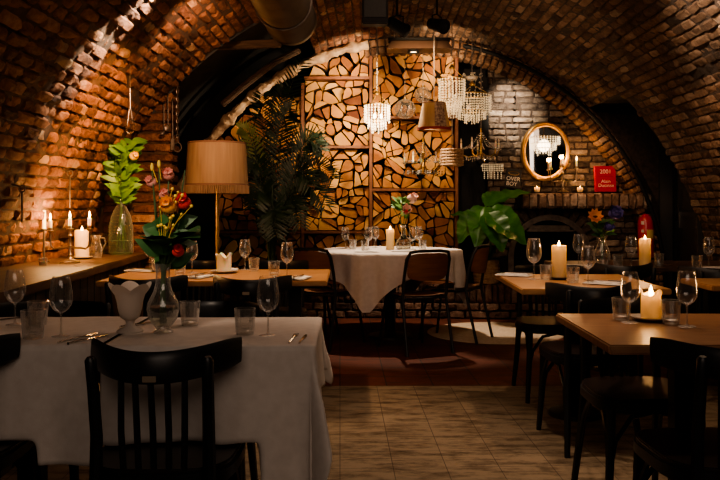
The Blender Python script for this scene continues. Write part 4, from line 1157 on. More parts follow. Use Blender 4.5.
for k in range(10):
    a = rn.uniform(0, 2*PI); d = Vector((cos(a)*.5, sin(a)*.5-.2, 1)); leaf(mb, (0, 0, .2), d, (cos(a), sin(a), 0), rn.uniform(.2, .34), .05, 0, .2, -.1, 6)
mb.build('young_leaves', M_LEAFB, bp, angle=180)

# palm
q = Vector((-.93, 7.75, 0))
pm = thing('potted_palm', 'tall dark green palm with feathery fronds in front of the firewood', 'palm', q)
mb = MB(); mb.lathe([(.15, 0), (.19, .3), (.2, .33), (.18, .33), (.16, .28), (0, .28)], 24, capb=True); mb.build('pot', M_DARK, pm)
def frond(pts, L, m, n=26, w=.016, name='frond', base_t=.25):
    pts = [Vector(p) for p in pts]; mb = MB()
    def bz(t):
        a = [pts[0], pts[1], pts[2], pts[3]]; s = 1-t
        return a[0]*s**3+a[1]*3*s*s*t+a[2]*3*s*t*t+a[3]*t**3
    mb.tube([bz(i/12) for i in range(13)], [.007*(1-i/15) for i in range(13)], 6)
    for i in range(n):
        t = base_t+(1-base_t)*i/(n-1); c = bz(t); d = (bz(min(1, t+.02))-bz(t-.02)).normalized()
        s = d.cross(Vector((0, -1, .25))).normalized(); ll = L*(.45+.55*sin(PI*(.15+.8*(i/(n-1)))))
        for sg in (-1, 1): leaf(mb, c, s*sg+d*.75+Vector((0, rn.uniform(-.25, .1), rn.uniform(-.15, .1))), (0, -1, .4), ll, w*2, 0, .15, .2, 4)
    return mb.build(name, m, pm, angle=180)
b0 = Vector((0, 0, .3))
def PM(px, py, Y): return V(px, py, Y)-q
fr = [((303, 60), (262, 150), -.1), ((240, 128), (255, 150), -.15), ((332, 178), (296, 150), -.4), ((325, 205), (295, 160), -.5), ((262, 95), (262, 150), .1), ((283, 88), (268, 140), -.1),
      ((252, 170), (262, 150), -.4), ((318, 145), (290, 130), -.2), ((300, 225), (280, 165), -.5), ((255, 205), (262, 170), -.5), ((322, 150), (292, 130), -.1), ((238, 150), (255, 150), -.1), ((275, 235), (272, 180), -.6), ((290, 110), (275, 140), -.35), ((310, 185), (285, 150), -.45)]
for k, (tip, mid, dy) in enumerate(fr):
    T = PM(tip[0], tip[1], 7.75+dy); Mm = PM(mid[0], mid[1], 7.75+dy*.4)
    bb = b0+Vector((rn.uniform(-.07, .07), rn.uniform(-.07, .07), 0))
    if k == 1:
        f = frond([bb, bb.lerp(Mm, .7)+Vector((0, 0, .35)), Mm+Vector((0, 0, .2)), T], .13, M_LEAFL, 22, .012); f['label'] = 'pale yellow green frond'
    else: frond([bb, bb.lerp(Mm, .75), Mm+(T-Mm)*.35+Vector((0, 0, .12)), T], rn.uniform(.17, .25), M_LEAFD, 34, .0085)
mb = MB()
for k in range(6):
    a = rn.uniform(0, 6.28); mb.tube([(cos(a)*.06, sin(a)*.06, .28), (cos(a)*.07, sin(a)*.07, .9), (cos(a)*.09+.03, sin(a)*.08, 1.5)], [.012, .01, .007], 6)
mb.build('canes', M_STEM, pm)

# ================================================================== FLOOR LAMP
q = Vector((X(217, 6.35), 6.35, 0))
fl = thing('floor_lamp', 'floor lamp with a fringed linen shade behind the long oak table', 'lamp', q)
mb = MB(); mb.lathe([(.15, 0), (.152, .02), (.03, .035), (.018, .05)], 28, capb=True); mb.build('base', M_BRASS, fl)
mb = MB(); mb.lathe([(.018, .04), (.018, 1.55)], 14); mb.build('pole', M_BRASS, fl)
mb = MB(); mb.lathe([(.246, 1.32), (.228, 1.65), (.224, 1.65), (.242, 1.32)], 48); sh = mb.build('lamp_shade', M_SHADE, fl, angle=60)
mb = MB(); mb.lathe([(.2475, 1.312), (.247, 1.328), (.242, 1.328)], 48); mb.build('braid', M_TRIMBR, sh)
mb = MB(); mb.lathe([(.2305, 1.642), (.229, 1.656), (.224, 1.656)], 48); mb.build('braid', M_TRIMBR, sh)
mb = MB()
for k in range(110):
    a = 2*PI*k/110; mb.tube([(.246*cos(a), .246*sin(a), 1.315), (.249*cos(a+.005), .249*sin(a+.005), 1.25)], .0055, 4)
mb.build('fringe', M_FRINGE, sh)
mb = MB(); mb.tube([(-.21, 0, 1.62), (.21, 0, 1.62)], .004, 6); mb.tube([(0, -.21, 1.62), (0, .21, 1.62)], .004, 6); mb.build('shade_spider', M_BRASS, fl)
mb = MB(); mb.ball((0, 0, 1.46), (.03, .03, .04)); mb.build('bulb', M_FROST, fl)
#PART3
# ================================================================== HANGING THINGS
def vz(x): return VCZ+math.sqrt(max(0, VR*VR-(x-VCX)**2))-.0
def cord(parent, x, y, z0, m=M_IRON, r=.004, name='cord'):
    zt = vz(x)+.0; mb = MB(); mb.tube([(0, 0, z0), (0, 0, zt-parent.location.z)], r, 6); return mb.build(name, m, parent)
def beads(mb, pts, r, n=4):
    for p in pts:
        p = Vector(p); vs = [p+Vector((r, 0, 0)), p+Vector((0, r, 0)), p+Vector((-r, 0, 0)), p+Vector((0, -r, 0)), p+Vector((0, 0, r*1.5)), p+Vector((0, 0, -r*1.5))]
        mb.add(vs, [(0, 1, 4), (1, 2, 4), (2, 3, 4), (3, 0, 4), (1, 0, 5), (2, 1, 5), (3, 2, 5), (0, 3, 5)])
def drum(parent, rad, z0, z1, n, r, m, name='crystal_strands', step=None, inner=True):
    mb = MB(); step = step or r*3.2
    for k in range(n):
        a = 2*PI*k/n; x, y = rad*cos(a), rad*sin(a); z = z0
        pts = []
        jit = R.uniform(0, .02)
        while z > z1+jit: pts.append((x, y, z)); z -= step
        beads(mb, pts, r)
    mb.build(name, m, parent, smooth=False)['kind'] = 'stuff'
def ring(parent, rad, z, m, r=.006, name='ring'):
    mb = MB(); mb.tube([(rad*cos(2*PI*k/32), rad*sin(2*PI*k/32), z) for k in range(32)], r, 6, closed=True); return mb.build(name, m, parent)
def chandelier_drum(px, ytop, ybot, Y, wpx, label, lit=0, tiers=2):
    s = 800/Y; x = X(px, Y); zt = EYE-(ytop-205)/s; zb = EYE-(ybot-205)/s; rad = wpx/2/s
    t = thing('crystal_chandelier', label, 'chandelier', (x, Y, zb)); H = zt-zb
    m = M_CRYSLIT if lit > 1 else M_CRYSDIM
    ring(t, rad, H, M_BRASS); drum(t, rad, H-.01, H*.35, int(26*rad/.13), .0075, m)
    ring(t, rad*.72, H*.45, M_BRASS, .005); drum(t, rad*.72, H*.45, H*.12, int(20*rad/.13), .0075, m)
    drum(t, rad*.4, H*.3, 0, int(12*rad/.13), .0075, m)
    mb = MB(); 
    for k in range(3):
        a = 2*PI*k/3; mb.tube([(rad*cos(a), rad*sin(a), H), (.01*cos(a), .01*sin(a), H+.1)], .003, 5)
    mb.lathe([(.012, H+.09), (.03, H+.1), (.012, H+.13)], 12); mb.build('canopy', M_BRASS, t)
    if lit:
        for k in range(3):
            mb = MB(); mb.ball((rad*.35*cos(2*PI*k/3), rad*.35*sin(2*PI*k/3), H*.6), (.012, .012, .022), 8, 6); mb.build('bulb', M_BULB if lit > 1 else M_FROST, t)
        point((x, Y, zb+H*.55), lit, (1, .7, .4), .05)
    cord(t, x, Y, H+.12)
    return t
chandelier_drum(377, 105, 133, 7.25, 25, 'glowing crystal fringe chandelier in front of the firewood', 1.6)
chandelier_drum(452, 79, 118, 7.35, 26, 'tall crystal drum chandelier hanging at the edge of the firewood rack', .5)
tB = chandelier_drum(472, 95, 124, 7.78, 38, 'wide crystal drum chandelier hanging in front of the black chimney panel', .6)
# bead loops rising from the wide drum
mb = MB(); 
for a0 in (.3, 1.4, 2.5, 3.6, 4.7, 5.8):
    pts = []
    for i in range(17):
        u = i/16; rr = .13*(1-u)+.03*u if False else .06+.03*cos(a0); pts.append((cos(a0)*.09+.028*cos(PI*u)*sin(a0), sin(a0)*.09+.028*cos(PI*u)*cos(a0), .28+.2*min(1, 1.6*sin(PI*u))))
    beads(mb, pts, .007)
mb.build('bead_loops', M_CRYS, tB, smooth=False)['kind'] = 'stuff'
mb = MB(); mb.lathe([(.0, .42), (.05, .43), (.06, .46), (.02, .47), (.012, .49)], 16); mb.build('ceiling_cup', M_FROST, tB)
# candle arm chandeliers
def arm_chandelier(px, ytop, ybot, Y, wpx, label, n=5, lit=False):
    s = 800/Y; x = X(px, Y); zt = EYE-(ytop-205)/s; zb = EYE-(ybot-205)/s; rad = wpx/2/s; H = zt-zb
    t = thing('arm_chandelier', label, 'chandelier', (x, Y, zb))
    mb = MB(); mb.lathe([(.004, 0), (.02, .015), (.026, .04), (.012, .06), (.009, H*.5), (.016, H*.55), (.008, H*.62), (.006, H)], 14); mb.build('stem', M_BRASS, t)
    for k in range(n):
        a = 2*PI*k/n+.35; c_, s_ = cos(a), sin(a)
        mb = MB(); mb.tube([(0, 0, .06), (rad*.3*c_, rad*.3*s_, .02), (rad*.65*c_, rad*.65*s_, .01), (rad*.93*c_, rad*.93*s_, .035), (rad*c_, rad*s_, .08)], .006, 6); ar = mb.build('arm', M_BRASS, t)
        mb = MB(); mb.lathe([(.006, .075), (.026, .09), (.028, .095), (.01, .097), (.01, .1)], 10, (rad*c_, rad*s_, 0)); mb.build('drip_pan', M_CRYS, ar)
        mb = MB(); mb.lathe([(.009, .097), (.009, .15), (.0, .152)], 8, (rad*c_, rad*s_, 0)); mb.build('candle_sleeve', M_WAX, ar)
        mb = MB(); mb.lathe([(.003, .152), (.009, .165), (.006, .182), (0, .195)], 8, (rad*c_, rad*s_, 0)); mb.build('candle_bulb', M_BULB if lit else M_FROST, ar)
    mb = MB()
    for k in range(n*2):
        a = PI*k/n; 
        for u in (.35, .7, 1.0): beads(mb, [(rad*u*cos(a), rad*u*sin(a), .0-.02*j+.02*(1-u)) for j in range(2)], .008)
        beads(mb, [(rad*u*cos(a), rad*u*sin(a), H*(1-u)**1.6*.9+.1*u) for u in [i/14 for i in range(1, 15)]], .005)
    mb.build('crystal_drops', M_CRYS, t, smooth=False)['kind'] = 'stuff'
    cord(t, x, Y, H-.01)
    return t
arm_chandelier(423, 137, 172, 7.75, 38, 'gilt arm chandelier with crystal drops in front of the firewood')
arm_chandelier(481, 128, 158, 7.85, 40, 'gilt candle arm chandelier hanging in front of the black chimney panel')
# lamp shade pendant
Y = 6.97; s = 800/Y; q = Vector((X(434, Y), Y, EYE+(205-130)/s))
t = thing('pendant_lamp', 'cream pendant lamp shade with lace panel and red braid before the firewood', 'lamp', q)
r1, r0, H = 16.5/s, 11.5/s, 27/s
mb = MB(); 
def shd(u0, u1): mb.grid(lambda u, v: Vector(((r1+(r0-r1)*v)*cos(u0+(u1-u0)*u), (r1+(r0-r1)*v)*sin(u0+(u1-u0)*u), H*v)), 30, 6)
shd(-.75, 2*PI-1.6); sh = mb.build('shade', M_SHADE2, t)
mb = MB(); shd(-1.6, -.75); l = mb.build('lace_panel', M_LACE, sh); l['label'] = 'patterned lace panel'
mb = MB(); mb.lathe([(r1+.002, -.004), (r1+.003, .02), (r1-.002, .02)], 36); l = mb.build('red_braid', M_REDTR, sh); l['label'] = 'red braid on the lower rim'
mb = MB(); mb.lathe([(r0+.001, H-.012), (r0+.002, H+.003)], 36); mb.build('braid', M_TRIMBR, sh)
mb = MB(); mb.tube([(-r0, 0, H-.01), (r0, 0, H-.01)], .003, 5); mb.ball((0, 0, H*.55), (.025, .025, .04)); mb.build('bulb_holder', M_BRASS, t)
cord(t, q.x, q.y, H-.01)
# woven pendant
Y = 7.4; s = 800/Y; q = Vector((X(452, Y), Y, EYE+(205-165)/s))
t = thing('woven_pendant', 'small woven cane drum pendant below the pendant lamp shade', 'lamp', q)
rad, H = 11/s, 15/s
mb = MB()
for k in range(6): mb.tube([(rad*cos(2*PI*i/32), rad*sin(2*PI*i/32), H*k/5) for i in range(32)], .0085, 6, closed=True)
for k in range(20): a = 2*PI*k/20; mb.box((rad*cos(a), rad*sin(a), H/2), (.01, .01, H), Matrix.Rotation(a, 3, 'Z'))
mb.lathe([(.01, H+.0), (rad, H+.001)], 24); mb.build('woven_drum', M_BASKET, t)
cord(t, q.x, q.y, H)
# glass globes
for px, py, rp, lb in ((405, 109, 10, 'round fluted clear glass globe pendant hanging before the firewood'), (423, 95, 8, 'small clear glass bell pendant above the pendant lamp shade')):
    Y = 7.9; s = 800/Y; q = Vector((X(px, Y), Y, EYE+(205-py)/s)); rr = rp/s
    t = thing('glass_pendant', lb, 'lamp', q)
    mb = MB(); mb.grid(lambda u, v: Vector(((rr*sin(PI*(.08+.8*v))*(1+.05*cos(12*2*PI*u)))*cos(2*PI*u), (rr*sin(PI*(.08+.8*v))*(1+.05*cos(12*2*PI*u)))*sin(2*PI*u), rr*cos(PI*(.08+.8*v)))), 72, 14); mb.build('globe', M_GLASST, t)
    mb = MB(); mb.lathe([(.02, rr*.95), (.022, rr*1.15), (.006, rr*1.3)], 12); mb.build('cap', M_BRASS, t)
    cord(t, q.x, q.y, rr*1.25, r=.003)
# crystal sconce on the chimney panel
Y = 8.3; s = 800/Y
q = Vector((X(492, Y), Y, EYE+(205-164)/s)); t = thing('wall_sconce', 'small crystal fringed wall sconce above the potted plant', 'lamp', q)
mb = MB(); mb.box((0, .06, -.06), (.05, .03, .16)); mb.build('back_plate', M_SILVER, t, bevel=.004)
mb = MB(); mb.box((0, 0, -.0), (20/s, .12, .01)); mb.build('bracket', M_SILVER, t, bevel=.003)
mb = MB()
for k in range(13):
    x = -10/s+20/s*k/12; beads(mb, [(x, -.055, -.01-.02*j) for j in range(4+(k % 2)*4)], .007)
    if k in (0, 12): beads(mb, [(x, -.055+.02*j, -.02) for j in range(6)], .007)
mb.build('crystal_strands', M_CRYSDIM, t, smooth=False)['kind'] = 'stuff'
# duct
q = Vector((X(291, 5.55), 5.55, EYE+(205-20)/800*5.55)); rad = .168
t = thing('ventilation_duct', 'corrugated metal ventilation duct hanging under the vault', 'duct', (q.x, q.y, q.z))
mb = MB(); prof = []
L = 3.2; n = 150
for i in range(n+1):
    prof.append((rad+(.007 if i % 2 else -.004), -L*i/n))
mb.lathe(prof+[], 36, ax=(0, 1, 0)); mb.build('duct_tube', M_DUCT, t, angle=15)
mb = MB(); mb.lathe([(rad+.008, -.05), (rad+.012, 0), (rad-.004, 0), (rad-.006, -.1)], 36, ax=(0, 1, 0)); mb.build('end_collar', M_DUCT, t)
mb = MB(); mb.lathe([(0.001, -.12), (rad-.003, -.12)], 36, ax=(0, 1, 0)); mb.build('duct_cap', M_SOOT, t)
for yy in (-.5, -1.7):
    mb = MB(); mb.tube([((rad+.012)*cos(2*PI*k/28), yy, (rad+.012)*sin(2*PI*k/28)) for k in range(28)], .008, 6, closed=True); mb.tube([(0, yy, rad), (0, yy, vz(q.x)-q.z+.01)], .006, 6); mb.build('hanger', M_IRON, t)
# loudspeaker
Y = 5.6; q = Vector((X(375, Y), Y, EYE+(205-25)/800*Y))
t = thing('loudspeaker', 'black box loudspeaker hanging under the vault', 'speaker', q)
mb = MB(); mb.box((0, 0, .14), (.18, .2, .28), Matrix.Rotation(.12, 3, 'X')); mb.build('cabinet', M_BLK, t, bevel=.008)
mb = MB(); mb.box((0, -.105, .155), (.15, .012, .24), Matrix.Rotation(.12, 3, 'X')); mb.build('grille', mat('speaker_grille', (.015, .015, .015), (.03, .03, .03), rough=.8, scale=200), t)
mb = MB(); mb.tube([(0, .02, .27), (0, .02, vz(q.x)-q.z-.045)], .012, 8); mb.build('bracket', M_IRON, t)
# copper spot panel with the downlight
Y = 7.2; q = Vector((X(419, Y), Y, EYE+(205-46)/800*Y))
t = thing('copper_downlight', 'hanging copper coloured panel lamp with one round downlight', 'lamp', q)
mb = MB()
a, b, h = .29, .255, .085
vs = [(-a, -.12, -h/2), (a, -.12, -h/2), (a, .12, -h/2), (-a, .12, -h/2), (-b, -.03, h/2), (b, -.03, h/2), (b, .12, h/2), (-b, .12, h/2)]
mb.add(vs, [(0, 1, 5, 4), (1, 2, 6, 5), (2, 3, 7, 6), (3, 0, 4, 7), (4, 5, 6, 7)]); mb.add([(-a, -.12, -h/2), (a, -.12, -h/2), (a, .12, -h/2), (-a, .12, -h/2)], [(0, 1, 2, 3)])
mb.build('panel', M_COPPER, t, bevel=.003)
mb = MB(); mb.box((0, .02, h/2+.012), (.56, .16, .02)); mb.build('top_rail', M_BLK, t, bevel=.003)
mb = MB(); mb.lathe([(.05, 0), (.055, -.02), (.045, -.02), (.04, 0)], 20, (-.05, 0, -h/2)); mb.build('lamp_ring', M_BLK, t)
mb = MB(); mb.lathe([(0, -.008), (.038, -.008)], 20, (-.05, 0, -h/2)); mb.build('lamp_lens', M_BULB, t)
mb = MB()
for xx in (-.22, .22): mb.tube([(xx, .05, h/2), (xx, .05, vz(q.x+xx)-q.z+.01)], .005, 6)
mb.build('hangers', M_IRON, t)
# two black spotlights above it
for px, py, rzz, lb in ((397, 26, .9, 'black adjustable spotlight above the copper panel, beside the loudspeaker'), (437, 25, -.7, 'black adjustable spotlight above the copper panel, towards the crystal chandeliers')):
    Y = 6.7; q = Vector((X(px, Y), Y, EYE+(205-py)/800*Y)); t = thing('spotlight', lb, 'spotlight', q, rzz, 'black ceiling spotlights')
    ax = Vector((1, -.25, -.35)).normalized()
    mb = MB(); mb.lathe([(.02, -.09), (.045, -.085), (.05, -.03), (.055, .08), (.062, .085), (.062, .1), (.05, .1), (.045, .08), (0, .06)], 18, ax=ax); mb.build('lamp_head', M_BLK, t)
    mb = MB(); mb.tube([(0, .06, 0), (0, .065, .07), (0, 0, .09), (0, -.065, .07), (0, -.06, 0)], .007, 6); mb.tube([(0, 0, .085), (0, 0, vz(q.x)-q.z+.01)], .01, 6); mb.build('bracket', M_BLK, t)
# chandelier in the front of the room, seen only in the mirror
t = thing('crystal_chandelier', 'bright crystal chandelier reflected in the oval mirror', 'chandelier', (1.72, 3.4, 1.98))
for rad, z0, z1 in ((.26, .26, .12), (.2, .16, .04), (.12, .08, -.04)):
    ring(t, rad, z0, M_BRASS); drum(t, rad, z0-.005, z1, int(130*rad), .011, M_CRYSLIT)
mb = MB(); mb.tube([(0, 0, .26), (0, 0, vz(1.72)-1.98)], .006, 6); mb.tube([(-.26, 0, .26), (.26, 0, .26)], .005, 6); mb.tube([(0, -.26, .26), (0, .26, .26)], .005, 6); mb.build('hanger', M_BRASS, t)
point((1.72, 3.4, 2.1), 2.0, (1, .75, .5), .1)

# wall utensils
Y = 4.95
def on_left(px, Y, z): pass
q = V(130, 88, 5.0)
w = thing('hanging_whisk', 'wire balloon whisk hanging from the brick vault above the leafy bottle', 'whisk', q)
mb = MB(); mb.tube([(0, 0, .32), (0, 0, .0)], .002, 5); mb.build('string', M_IRON, w)
mb = MB(); mb.lathe([(.004, 0), (.007, -.01), (.007, -.12), (.009, -.13)], 10); mb.build('handle', M_STEEL, w)
mb = MB()
for k in range(5):
    a = PI*k/5
    mb.tube([(cos(a)*r, sin(a)*r, z) for r, z in ((.006, -.125), (.018, -.18), (.03, -.24), (.022, -.275), (0, -.288), (-.022, -.275), (-.03, -.24), (-.018, -.18), (-.006, -.125))], .0016, 5)
mb.build('wires', M_STEEL, w)
# long handled tools on the pier
def ladle(px, py0, py1, Y, label, kind, name):
    a = V(px, py0, Y); L = (py1-py0)/800*Y; t = thing(name, label, 'kitchen tool', a, 0, 'kitchen tools hanging on the brick pier')
    mb = MB(); mb.tube([(0, .0, 0), (0, -.01, -.015), (0, -.005, -.03), (0, 0, -L*.8)], .005, 6); mb.tube([(0, .06, .01), (0, 0, .01), (0, -.012, 0)], .004, 5); mb.build('handle', M_IRON, t)
    mb = MB()
    if kind == 0: mb.lathe([(.001, -.016), (.014, -.013), (.021, -.003), (.022, 0), (.02, -.001)], 16, (0, -.03, -L*.83), ax=(0, -.6, .8))
    elif kind == 1: mb.lathe([(0, 0), (.02, .001), (.025, .005), (.026, .006)], 16, (0, -.01, -L*.88), ax=(0, -1, .1))
    else: mb.prism([(-.012, -.004), (.012, -.004), (.016, .004), (-.016, .004)], -L, -L*.78)
    mb.build('bowl' if kind < 2 else 'blade', M_IRON, t); return t
ladle(164, 103, 140, 6.1, 'iron ladle hanging on the brick pier, nearest the whisk', 0, 'ladle')
ladle(168, 95, 133, 6.1, 'flat skimmer hanging in the middle of the brick pier', 1, 'skimmer')
ladle(172.5, 100, 150, 6.1, 'long iron spatula hanging near the corner of the brick pier', 2, 'spatula')
a = V(177.5, 88, 6.08); t = thing('chain', 'thin iron chain with ring hanging at the corner of the brick pier', 'chain', a)
mb = MB()
for k in range(15):
    z = -.028*k; ax = k % 2
    mb.tube([((.008*cos(u) if ax else 0), (0 if ax else .008*cos(u)), z+.018*sin(u)) for u in [2*PI*i/10 for i in range(10)]], .003, 5, closed=True)
mb.build('links', M_IRON, t); mb = MB(); mb.tube([(.03*cos(u), 0, -.45+.035*sin(u)) for u in [2*PI*i/16 for i in range(16)]], .004, 6, closed=True); mb.build('ring', M_IRON, t)
mb = MB(); mb.tube([(0, .07, .02), (0, 0, .02), (0, -.01, .0)], .004, 5); mb.build('hook', M_IRON, t)
# iron rods on the left wall
for px, py0, py1, Y, lb in ((70, 176, 208, 5.3, 'slim iron rod with ring hanging on the glowing brick behind the candelabra'), (22, 192, 222, 4.95, 'dark iron rod hanging on the shadowed brick beside the picture edge')):
    a = V(px, py0, Y)
    xw = VCX-math.sqrt(VR*VR-(a.z-VCZ)**2); f = (xw+.07)/a.x if a.x else 1
    Y2 = Y*f; a = V(px, py0, Y2); L = (py1-py0)/800*Y2
    t = thing('iron_rod', lb, 'rod', a, 0, 'iron rods hanging on the brick vault')
    mb = MB(); mb.tube([(0, 0, 0), (0, 0, -L)], [.006, .004], 6); mb.build('shaft', M_IRON, t)
    mb = MB(); mb.tube([(.018*cos(u), 0, .018+.018*sin(u)) for u in [2*PI*i/14 for i in range(14)]], .004, 6, closed=True); mb.build('ring', M_IRON, t)
    mb = MB(); mb.tube([(0, 0, .03), (-.1, 0, .05)], .005, 6); mb.build('nail', M_IRON, t)

# ================================================================== END WALL THINGS
Mc = V(545.5, 151.5, 8.33)
mi = thing('oval_mirror', 'oval gilt framed mirror hanging on the brick above the mantel', 'mirror', Mc)
hw, hh = 24.5/96, 29.5/96
def oval(k, y, n=64): return [((hw-k)*cos(2*PI*i/n), y, (hh-k)*sin(2*PI*i/n)) for i in range(n)]
mb = MB()
prf = [(0.0, .04), (0.0, .0), (.006, -.014), (.018, -.02), (.024, -.012), (.03, -.018), (.042, -.014), (.05, .0), (.05, .012)]
vs = []; n = 64
for k, y in prf: vs += oval(k, y, n)
fs = [(i*n+j, i*n+(j+1) % n, (i+1)*n+(j+1) % n, (i+1)*n+j) for i in range(len(prf)-1) for j in range(n)]
mb.add(vs, fs); mb.build('gilt_frame', M_GOLD, mi, angle=60)
dC = (Vector((0, 0, EYE))-Mc).normalized(); dQ = (Vector((1.72, 3.4, 2.06))-V(543, 146, 8.33)).normalized(); nm = (dC+dQ).normalized()
mb = MB(); pts = oval(.048, 0, 48); mb.add([(x, -.0+(nm.x*x+nm.z*z)/(-nm.y)*1.0+.012, z) for x, y, z in pts], [tuple(range(48))]); g = mb.build('mirror_glass', M_MIRROR, mi, smooth=False)
mb = MB(); mb.lathe([(0, .03), (hw-.02, .03)], 40, ax=(0, 1, 0)); mb.build('backing', M_BLK, mi)
# mantel things
MZ = 1.283
p = Vector((X(563, 8.24), 8.24, MZ+.01))
candelabra('candelabra', p, [(-.128, .0), (.0, .03), (.14, .01)], .24, 'slim dark candelabra with lit candles on the mantel in front of the mirror', M_SILVER, .14, e=1.5, th=.07, tr=.01)
for px, lb in ((537, 'small glowing votive candle on the mantel below the mirror rim'), (580, 'small glowing votive candle on the mantel between candelabra and red book')):
    t = thing('votive_candle', lb, 'votive', (X(px, 8.2), 8.2, MZ+.01), 0, 'votive candles on the mantel')
    mb = MB(); mb.lathe([(.024, 0), (.03, .02), (.031, .05), (.029, .05), (.026, .012), (0, .01)], 16, capb=True); mb.build('cup', M_WAXT, t)
    mb = MB(); mb.lathe([(.024, .012), (.024, .028), (0, .028)], 14); mb.build('wax', M_WAX, t)
    flame(t, (0, 0, .028), .035, .6)
def text(parent, body, size, loc, m, rot=(PI/2, 0, 0), name='lettering', ext=.0008):
    c = bpy.data.curves.new(name, 'FONT'); c.body = body; c.size = size; c.align_x = 'CENTER'; c.align_y = 'CENTER'; c.extrude = ext
    o = bpy.data.objects.new(name, c); COL.objects.link(o); c.materials.append(m); o.parent = parent; o.location = loc; o.rotation_euler = rot
    me = bpy.data.meshes.new_from_object(o); r = bpy.data.objects.new(name, me); COL.objects.link(r); r.parent = parent; r.location = loc; r.rotation_euler = rot
    bpy.data.objects.remove(o); return r
q = Vector((X(605.5, 8.25), 8.25, MZ+.012))
bk = thing('book', 'red hardback book standing upright on the mantel', 'book', q); bk.rotation_euler = (-.1, 0, .1)
bw, bh = .215, .265
mb = MB(); mb.box((0, -.02, bh/2), (bw, .004, bh)); mb.box((0, .02, bh/2), (bw, .004, bh)); mb.box((-bw/2, 0, bh/2), (.004, .044, bh)); mb.build('cover', M_BOOK, bk, bevel=.001)
mb = MB(); mb.box((.002, 0, bh/2), (bw-.012, .036, bh-.012)); mb.build('pages', M_PAGES, bk)
text(bk, '2001', .062, (0, -.0225, bh*.78), M_LETTER, name='title_lettering'); text(bk, 'Alain', .05, (0, -.0225, bh*.4), M_LETTER, name='title_lettering'); text(bk, 'Ducasse', .05, (0, -.0225, bh*.24), M_LETTER, name='title_lettering')
mb = MB(); mb.box((0, -.0225, bh*.6), (bw*.7, .001, .004)); mb.build('title_rule', mat('dark_red', (.3, .01, .015), rough=.5), bk)
q = Vector((X(513, 8.3), 8.36, EYE+(205-188)/800*8.36))
sg = thing('slate_sign', 'small dark sign with white lettering hanging behind the big plant', 'sign', q); sg.rotation_euler = (-.0, .12, 0)
mb = MB(); mb.box((0, 0, .1), (.165, .014, .2)); mb.build('board', M_SLATE, sg, bevel=.003)
text(sg, 'OVER', .058, (0, -.009, .095), M_CHALK, name='lettering'); text(sg, 'BOY', .058, (-.01, -.009, .042), M_CHALK, name='lettering')
mb = MB(); mb.tube([(.055*cos(u), -.009, .155+.018*sin(u)) for u in [2*PI*i/20 for i in range(20)]], .003, 5, closed=True); mb.build('emblem', M_BRASS, sg)
# fire extinguisher
q = Vector((X(647.5, 8.15), 8.2, .62))
ex = thing('fire_extinguisher', 'red fire extinguisher mounted on the brick beside the door', 'fire extinguisher', q)
mb = MB(); mb.lathe([(.07, 0), (.078, .01), (.08, .03), (.08, .36), (.07, .41), (.035, .44), (.02, .45)], 24, capb=True); mb.build('cylinder_body', M_EXT, ex)
mb = MB(); mb.lathe([(.018, .44), (.02, .48)], 12); mb.box((.0, -.02, .485), (.03, .1, .02)); mb.box((0, -.03, .515), (.022, .11, .008), Matrix.Rotation(-.2, 3, 'X')); mb.build('valve_lever', M_BLK, ex)
mb = MB(); mb.grid(lambda u, v: Vector((.0812*cos(-1.75+1.0*u), .0812*sin(-1.75+1.0*u), .2+.09*v)), 10, 2); mb.build('label_band', M_EXTL, ex)
mb = MB(); 
for zz, hh_ in ((.34, .035), (.26, .03), (.18, .03)): mb.grid(lambda u, v: Vector((.0812*cos(-2.5+.4*u), .0812*sin(-2.5+.4*u), zz+hh_*v)), 6, 2)
mb.build('label_print', M_EXTW, ex)
mb = MB(); mb.tube([(.02, -.01, .46), (.09, -.02, .42), (.1, -.02, .25), (.09, -.02, .1)], .011, 8); mb.build('hose', M_BLK, ex)
mb = MB(); mb.box((0, .11, .3), (.06, .06, .2)); mb.build('wall_bracket', M_IRON, ex)
# ================================================================== LIGHT
w = bpy.data.worlds.new('world'); S.world = w; w.use_nodes = True
w.node_tree.nodes['Background'].inputs[0].default_value = (.5, .6, .8, 1); w.node_tree.nodes['Background'].inputs[1].default_value = .01
AMB = (1, .56, .27)
spot((-.86, 4.42, 2.46), (-1.46, 4.47, 2.12), 240, 29, (1, .84, .62), .8)           # graze on the left vault
spot((-.9, 4.3, 2.2), (-2.1, 5.45, 1.2), 270, 52, (1, .47, .17), 1)  # added orange spot that strengthens the candle glow on the left wall
spot((-.9, 4.6, 2.3), (-1.4, 6.0, 2.0), 55, 80, (1, .55, .3), 1)
spot((1.3, 4.3, 2.45), (2.2, 4.9, 2.15), 90, 62, (1, .76, .54), 1)                           # right vault
spot((2.0, 5.2, 2.0), (2.9, 6.4, 1.1), 12, 80, (1, .56, .3), 1)
spot((.9, 5.2, 2.3), (1.4, 7.2, 2.5), 16, 90, (1, .66, .42), 1)
spot((.15, 6.3, 2.55), (-.3, 8.3, 1.75), 190, 42, (1, .76, .46), 1)                # firewood
spot((.4, 6.4, 2.55), (.4, 8.3, 1.95), 75, 66, (1, .66, .36), 1)
spot((.28, 7.17, 2.5), (.32, 7.12, 0), 150, 64, (1, .78, .56), .35)                   # round table downlight
spot((1.35, 7.8, 2.4), (1.45, 8.45, 2.15), 75, 60, (1, .82, .6), 1)
spot((1.0, 6.9, 2.2), (1.25, 8.1, .8), 20, 38, (1, .8, .5), 1)  # added fill for the potted plant's leaves and pot
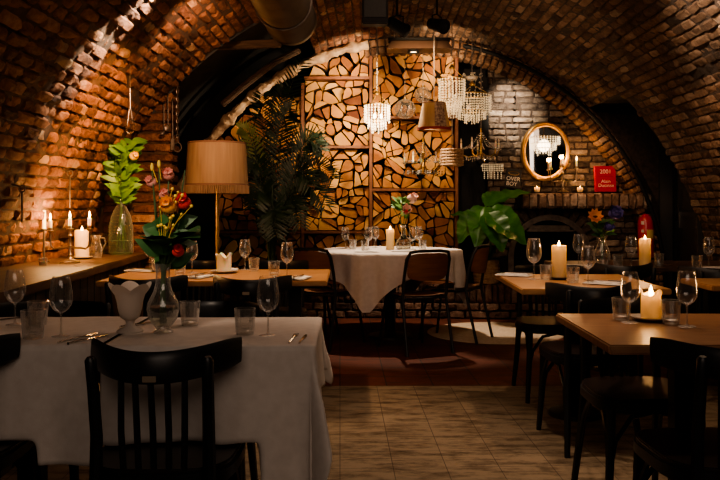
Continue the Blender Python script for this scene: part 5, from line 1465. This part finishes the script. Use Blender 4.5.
spot((2.2, 6.6, 1.9), (3.05, 8.0, 1.0), 8, 40, (1, .75, .55), 1)  # added weak fill that picks out the door handle
spot((1.0, 5.1, 2.2), (.88, 6.85, .68), 20, 18, (1, .7, .45), 1)            # added fill for the reddish chair back at the round table
spot((1.9, 7.2, 2.2), (2.2, 8.45, 1.3), 24, 70, (1, .6, .34), 1)
spot((.0, 7.6, 2.3), (-.4, 8.2, 2.75), 36, 80, (1, .74, .48), .9)                   # rib
spot((-.25, 7.95, 2.5), (-1.4, 8.12, 2.05), 60, 42, (1, .74, .48), .9)
spot((.6, 7.5, 2.35), (.75, 8.1, 2.85), 30, 90, (1, .7, .42), .9)
spot((-.75, 4.7, 2.2), (-.8, 4.8, .7), 70, 66, (1, .66, .38), .8)                # long oak table
spot((-.5, 3.6, 2.5), (-.5, 2.65, .75), 70, 55, (1, .76, .6), .9)                  # white cloth table
spot((-1.1, 1.0, 2.1), (-.68, 2.65, 1.14), 60, 17, (1, .78, .6), .9)                  # added narrow fill that brightens the bouquet
spot((1.1, 4.6, 2.3), (1.1, 4.4, .7), 34, 66, (1, .68, .42), .9)
spot((1.1, 3.3, 2.3), (1.1, 2.8, .7), 16, 60, (1, .64, .38), .9)
spot((.3, 3.9, 2.6), (.35, 3.5, 0), 60, 62, (1, .76, .54), .9)                    # aisle floor
spot((-.9, 5.3, 2.0), (-1.25, 6.35, 1.4), 9, 50, (1, .72, .48), 1)             # lamp shade
area((.4, 4.5, 2.6), (.4, 5.5, 0), 18, 2.5, 3, (1, .68, .48))  # added soft overhead fill under the vault
area((.2, -.6, 2.2), (.2, 5, 1.0), 12, 2.5, 1.2, (1, .78, .62))  # added soft fill from behind the camera
S.view_settings.view_transform = 'AgX'; S.view_settings.look = 'AgX - Medium High Contrast'; S.view_settings.exposure = .88
S.cycles.sample_clamp_indirect = 3; S.cycles.sample_clamp_direct = 12; S.cycles.max_bounces = 8; S.cycles.transparent_max_bounces = 16
S.cycles.caustics_reflective = False; S.cycles.caustics_refractive = False
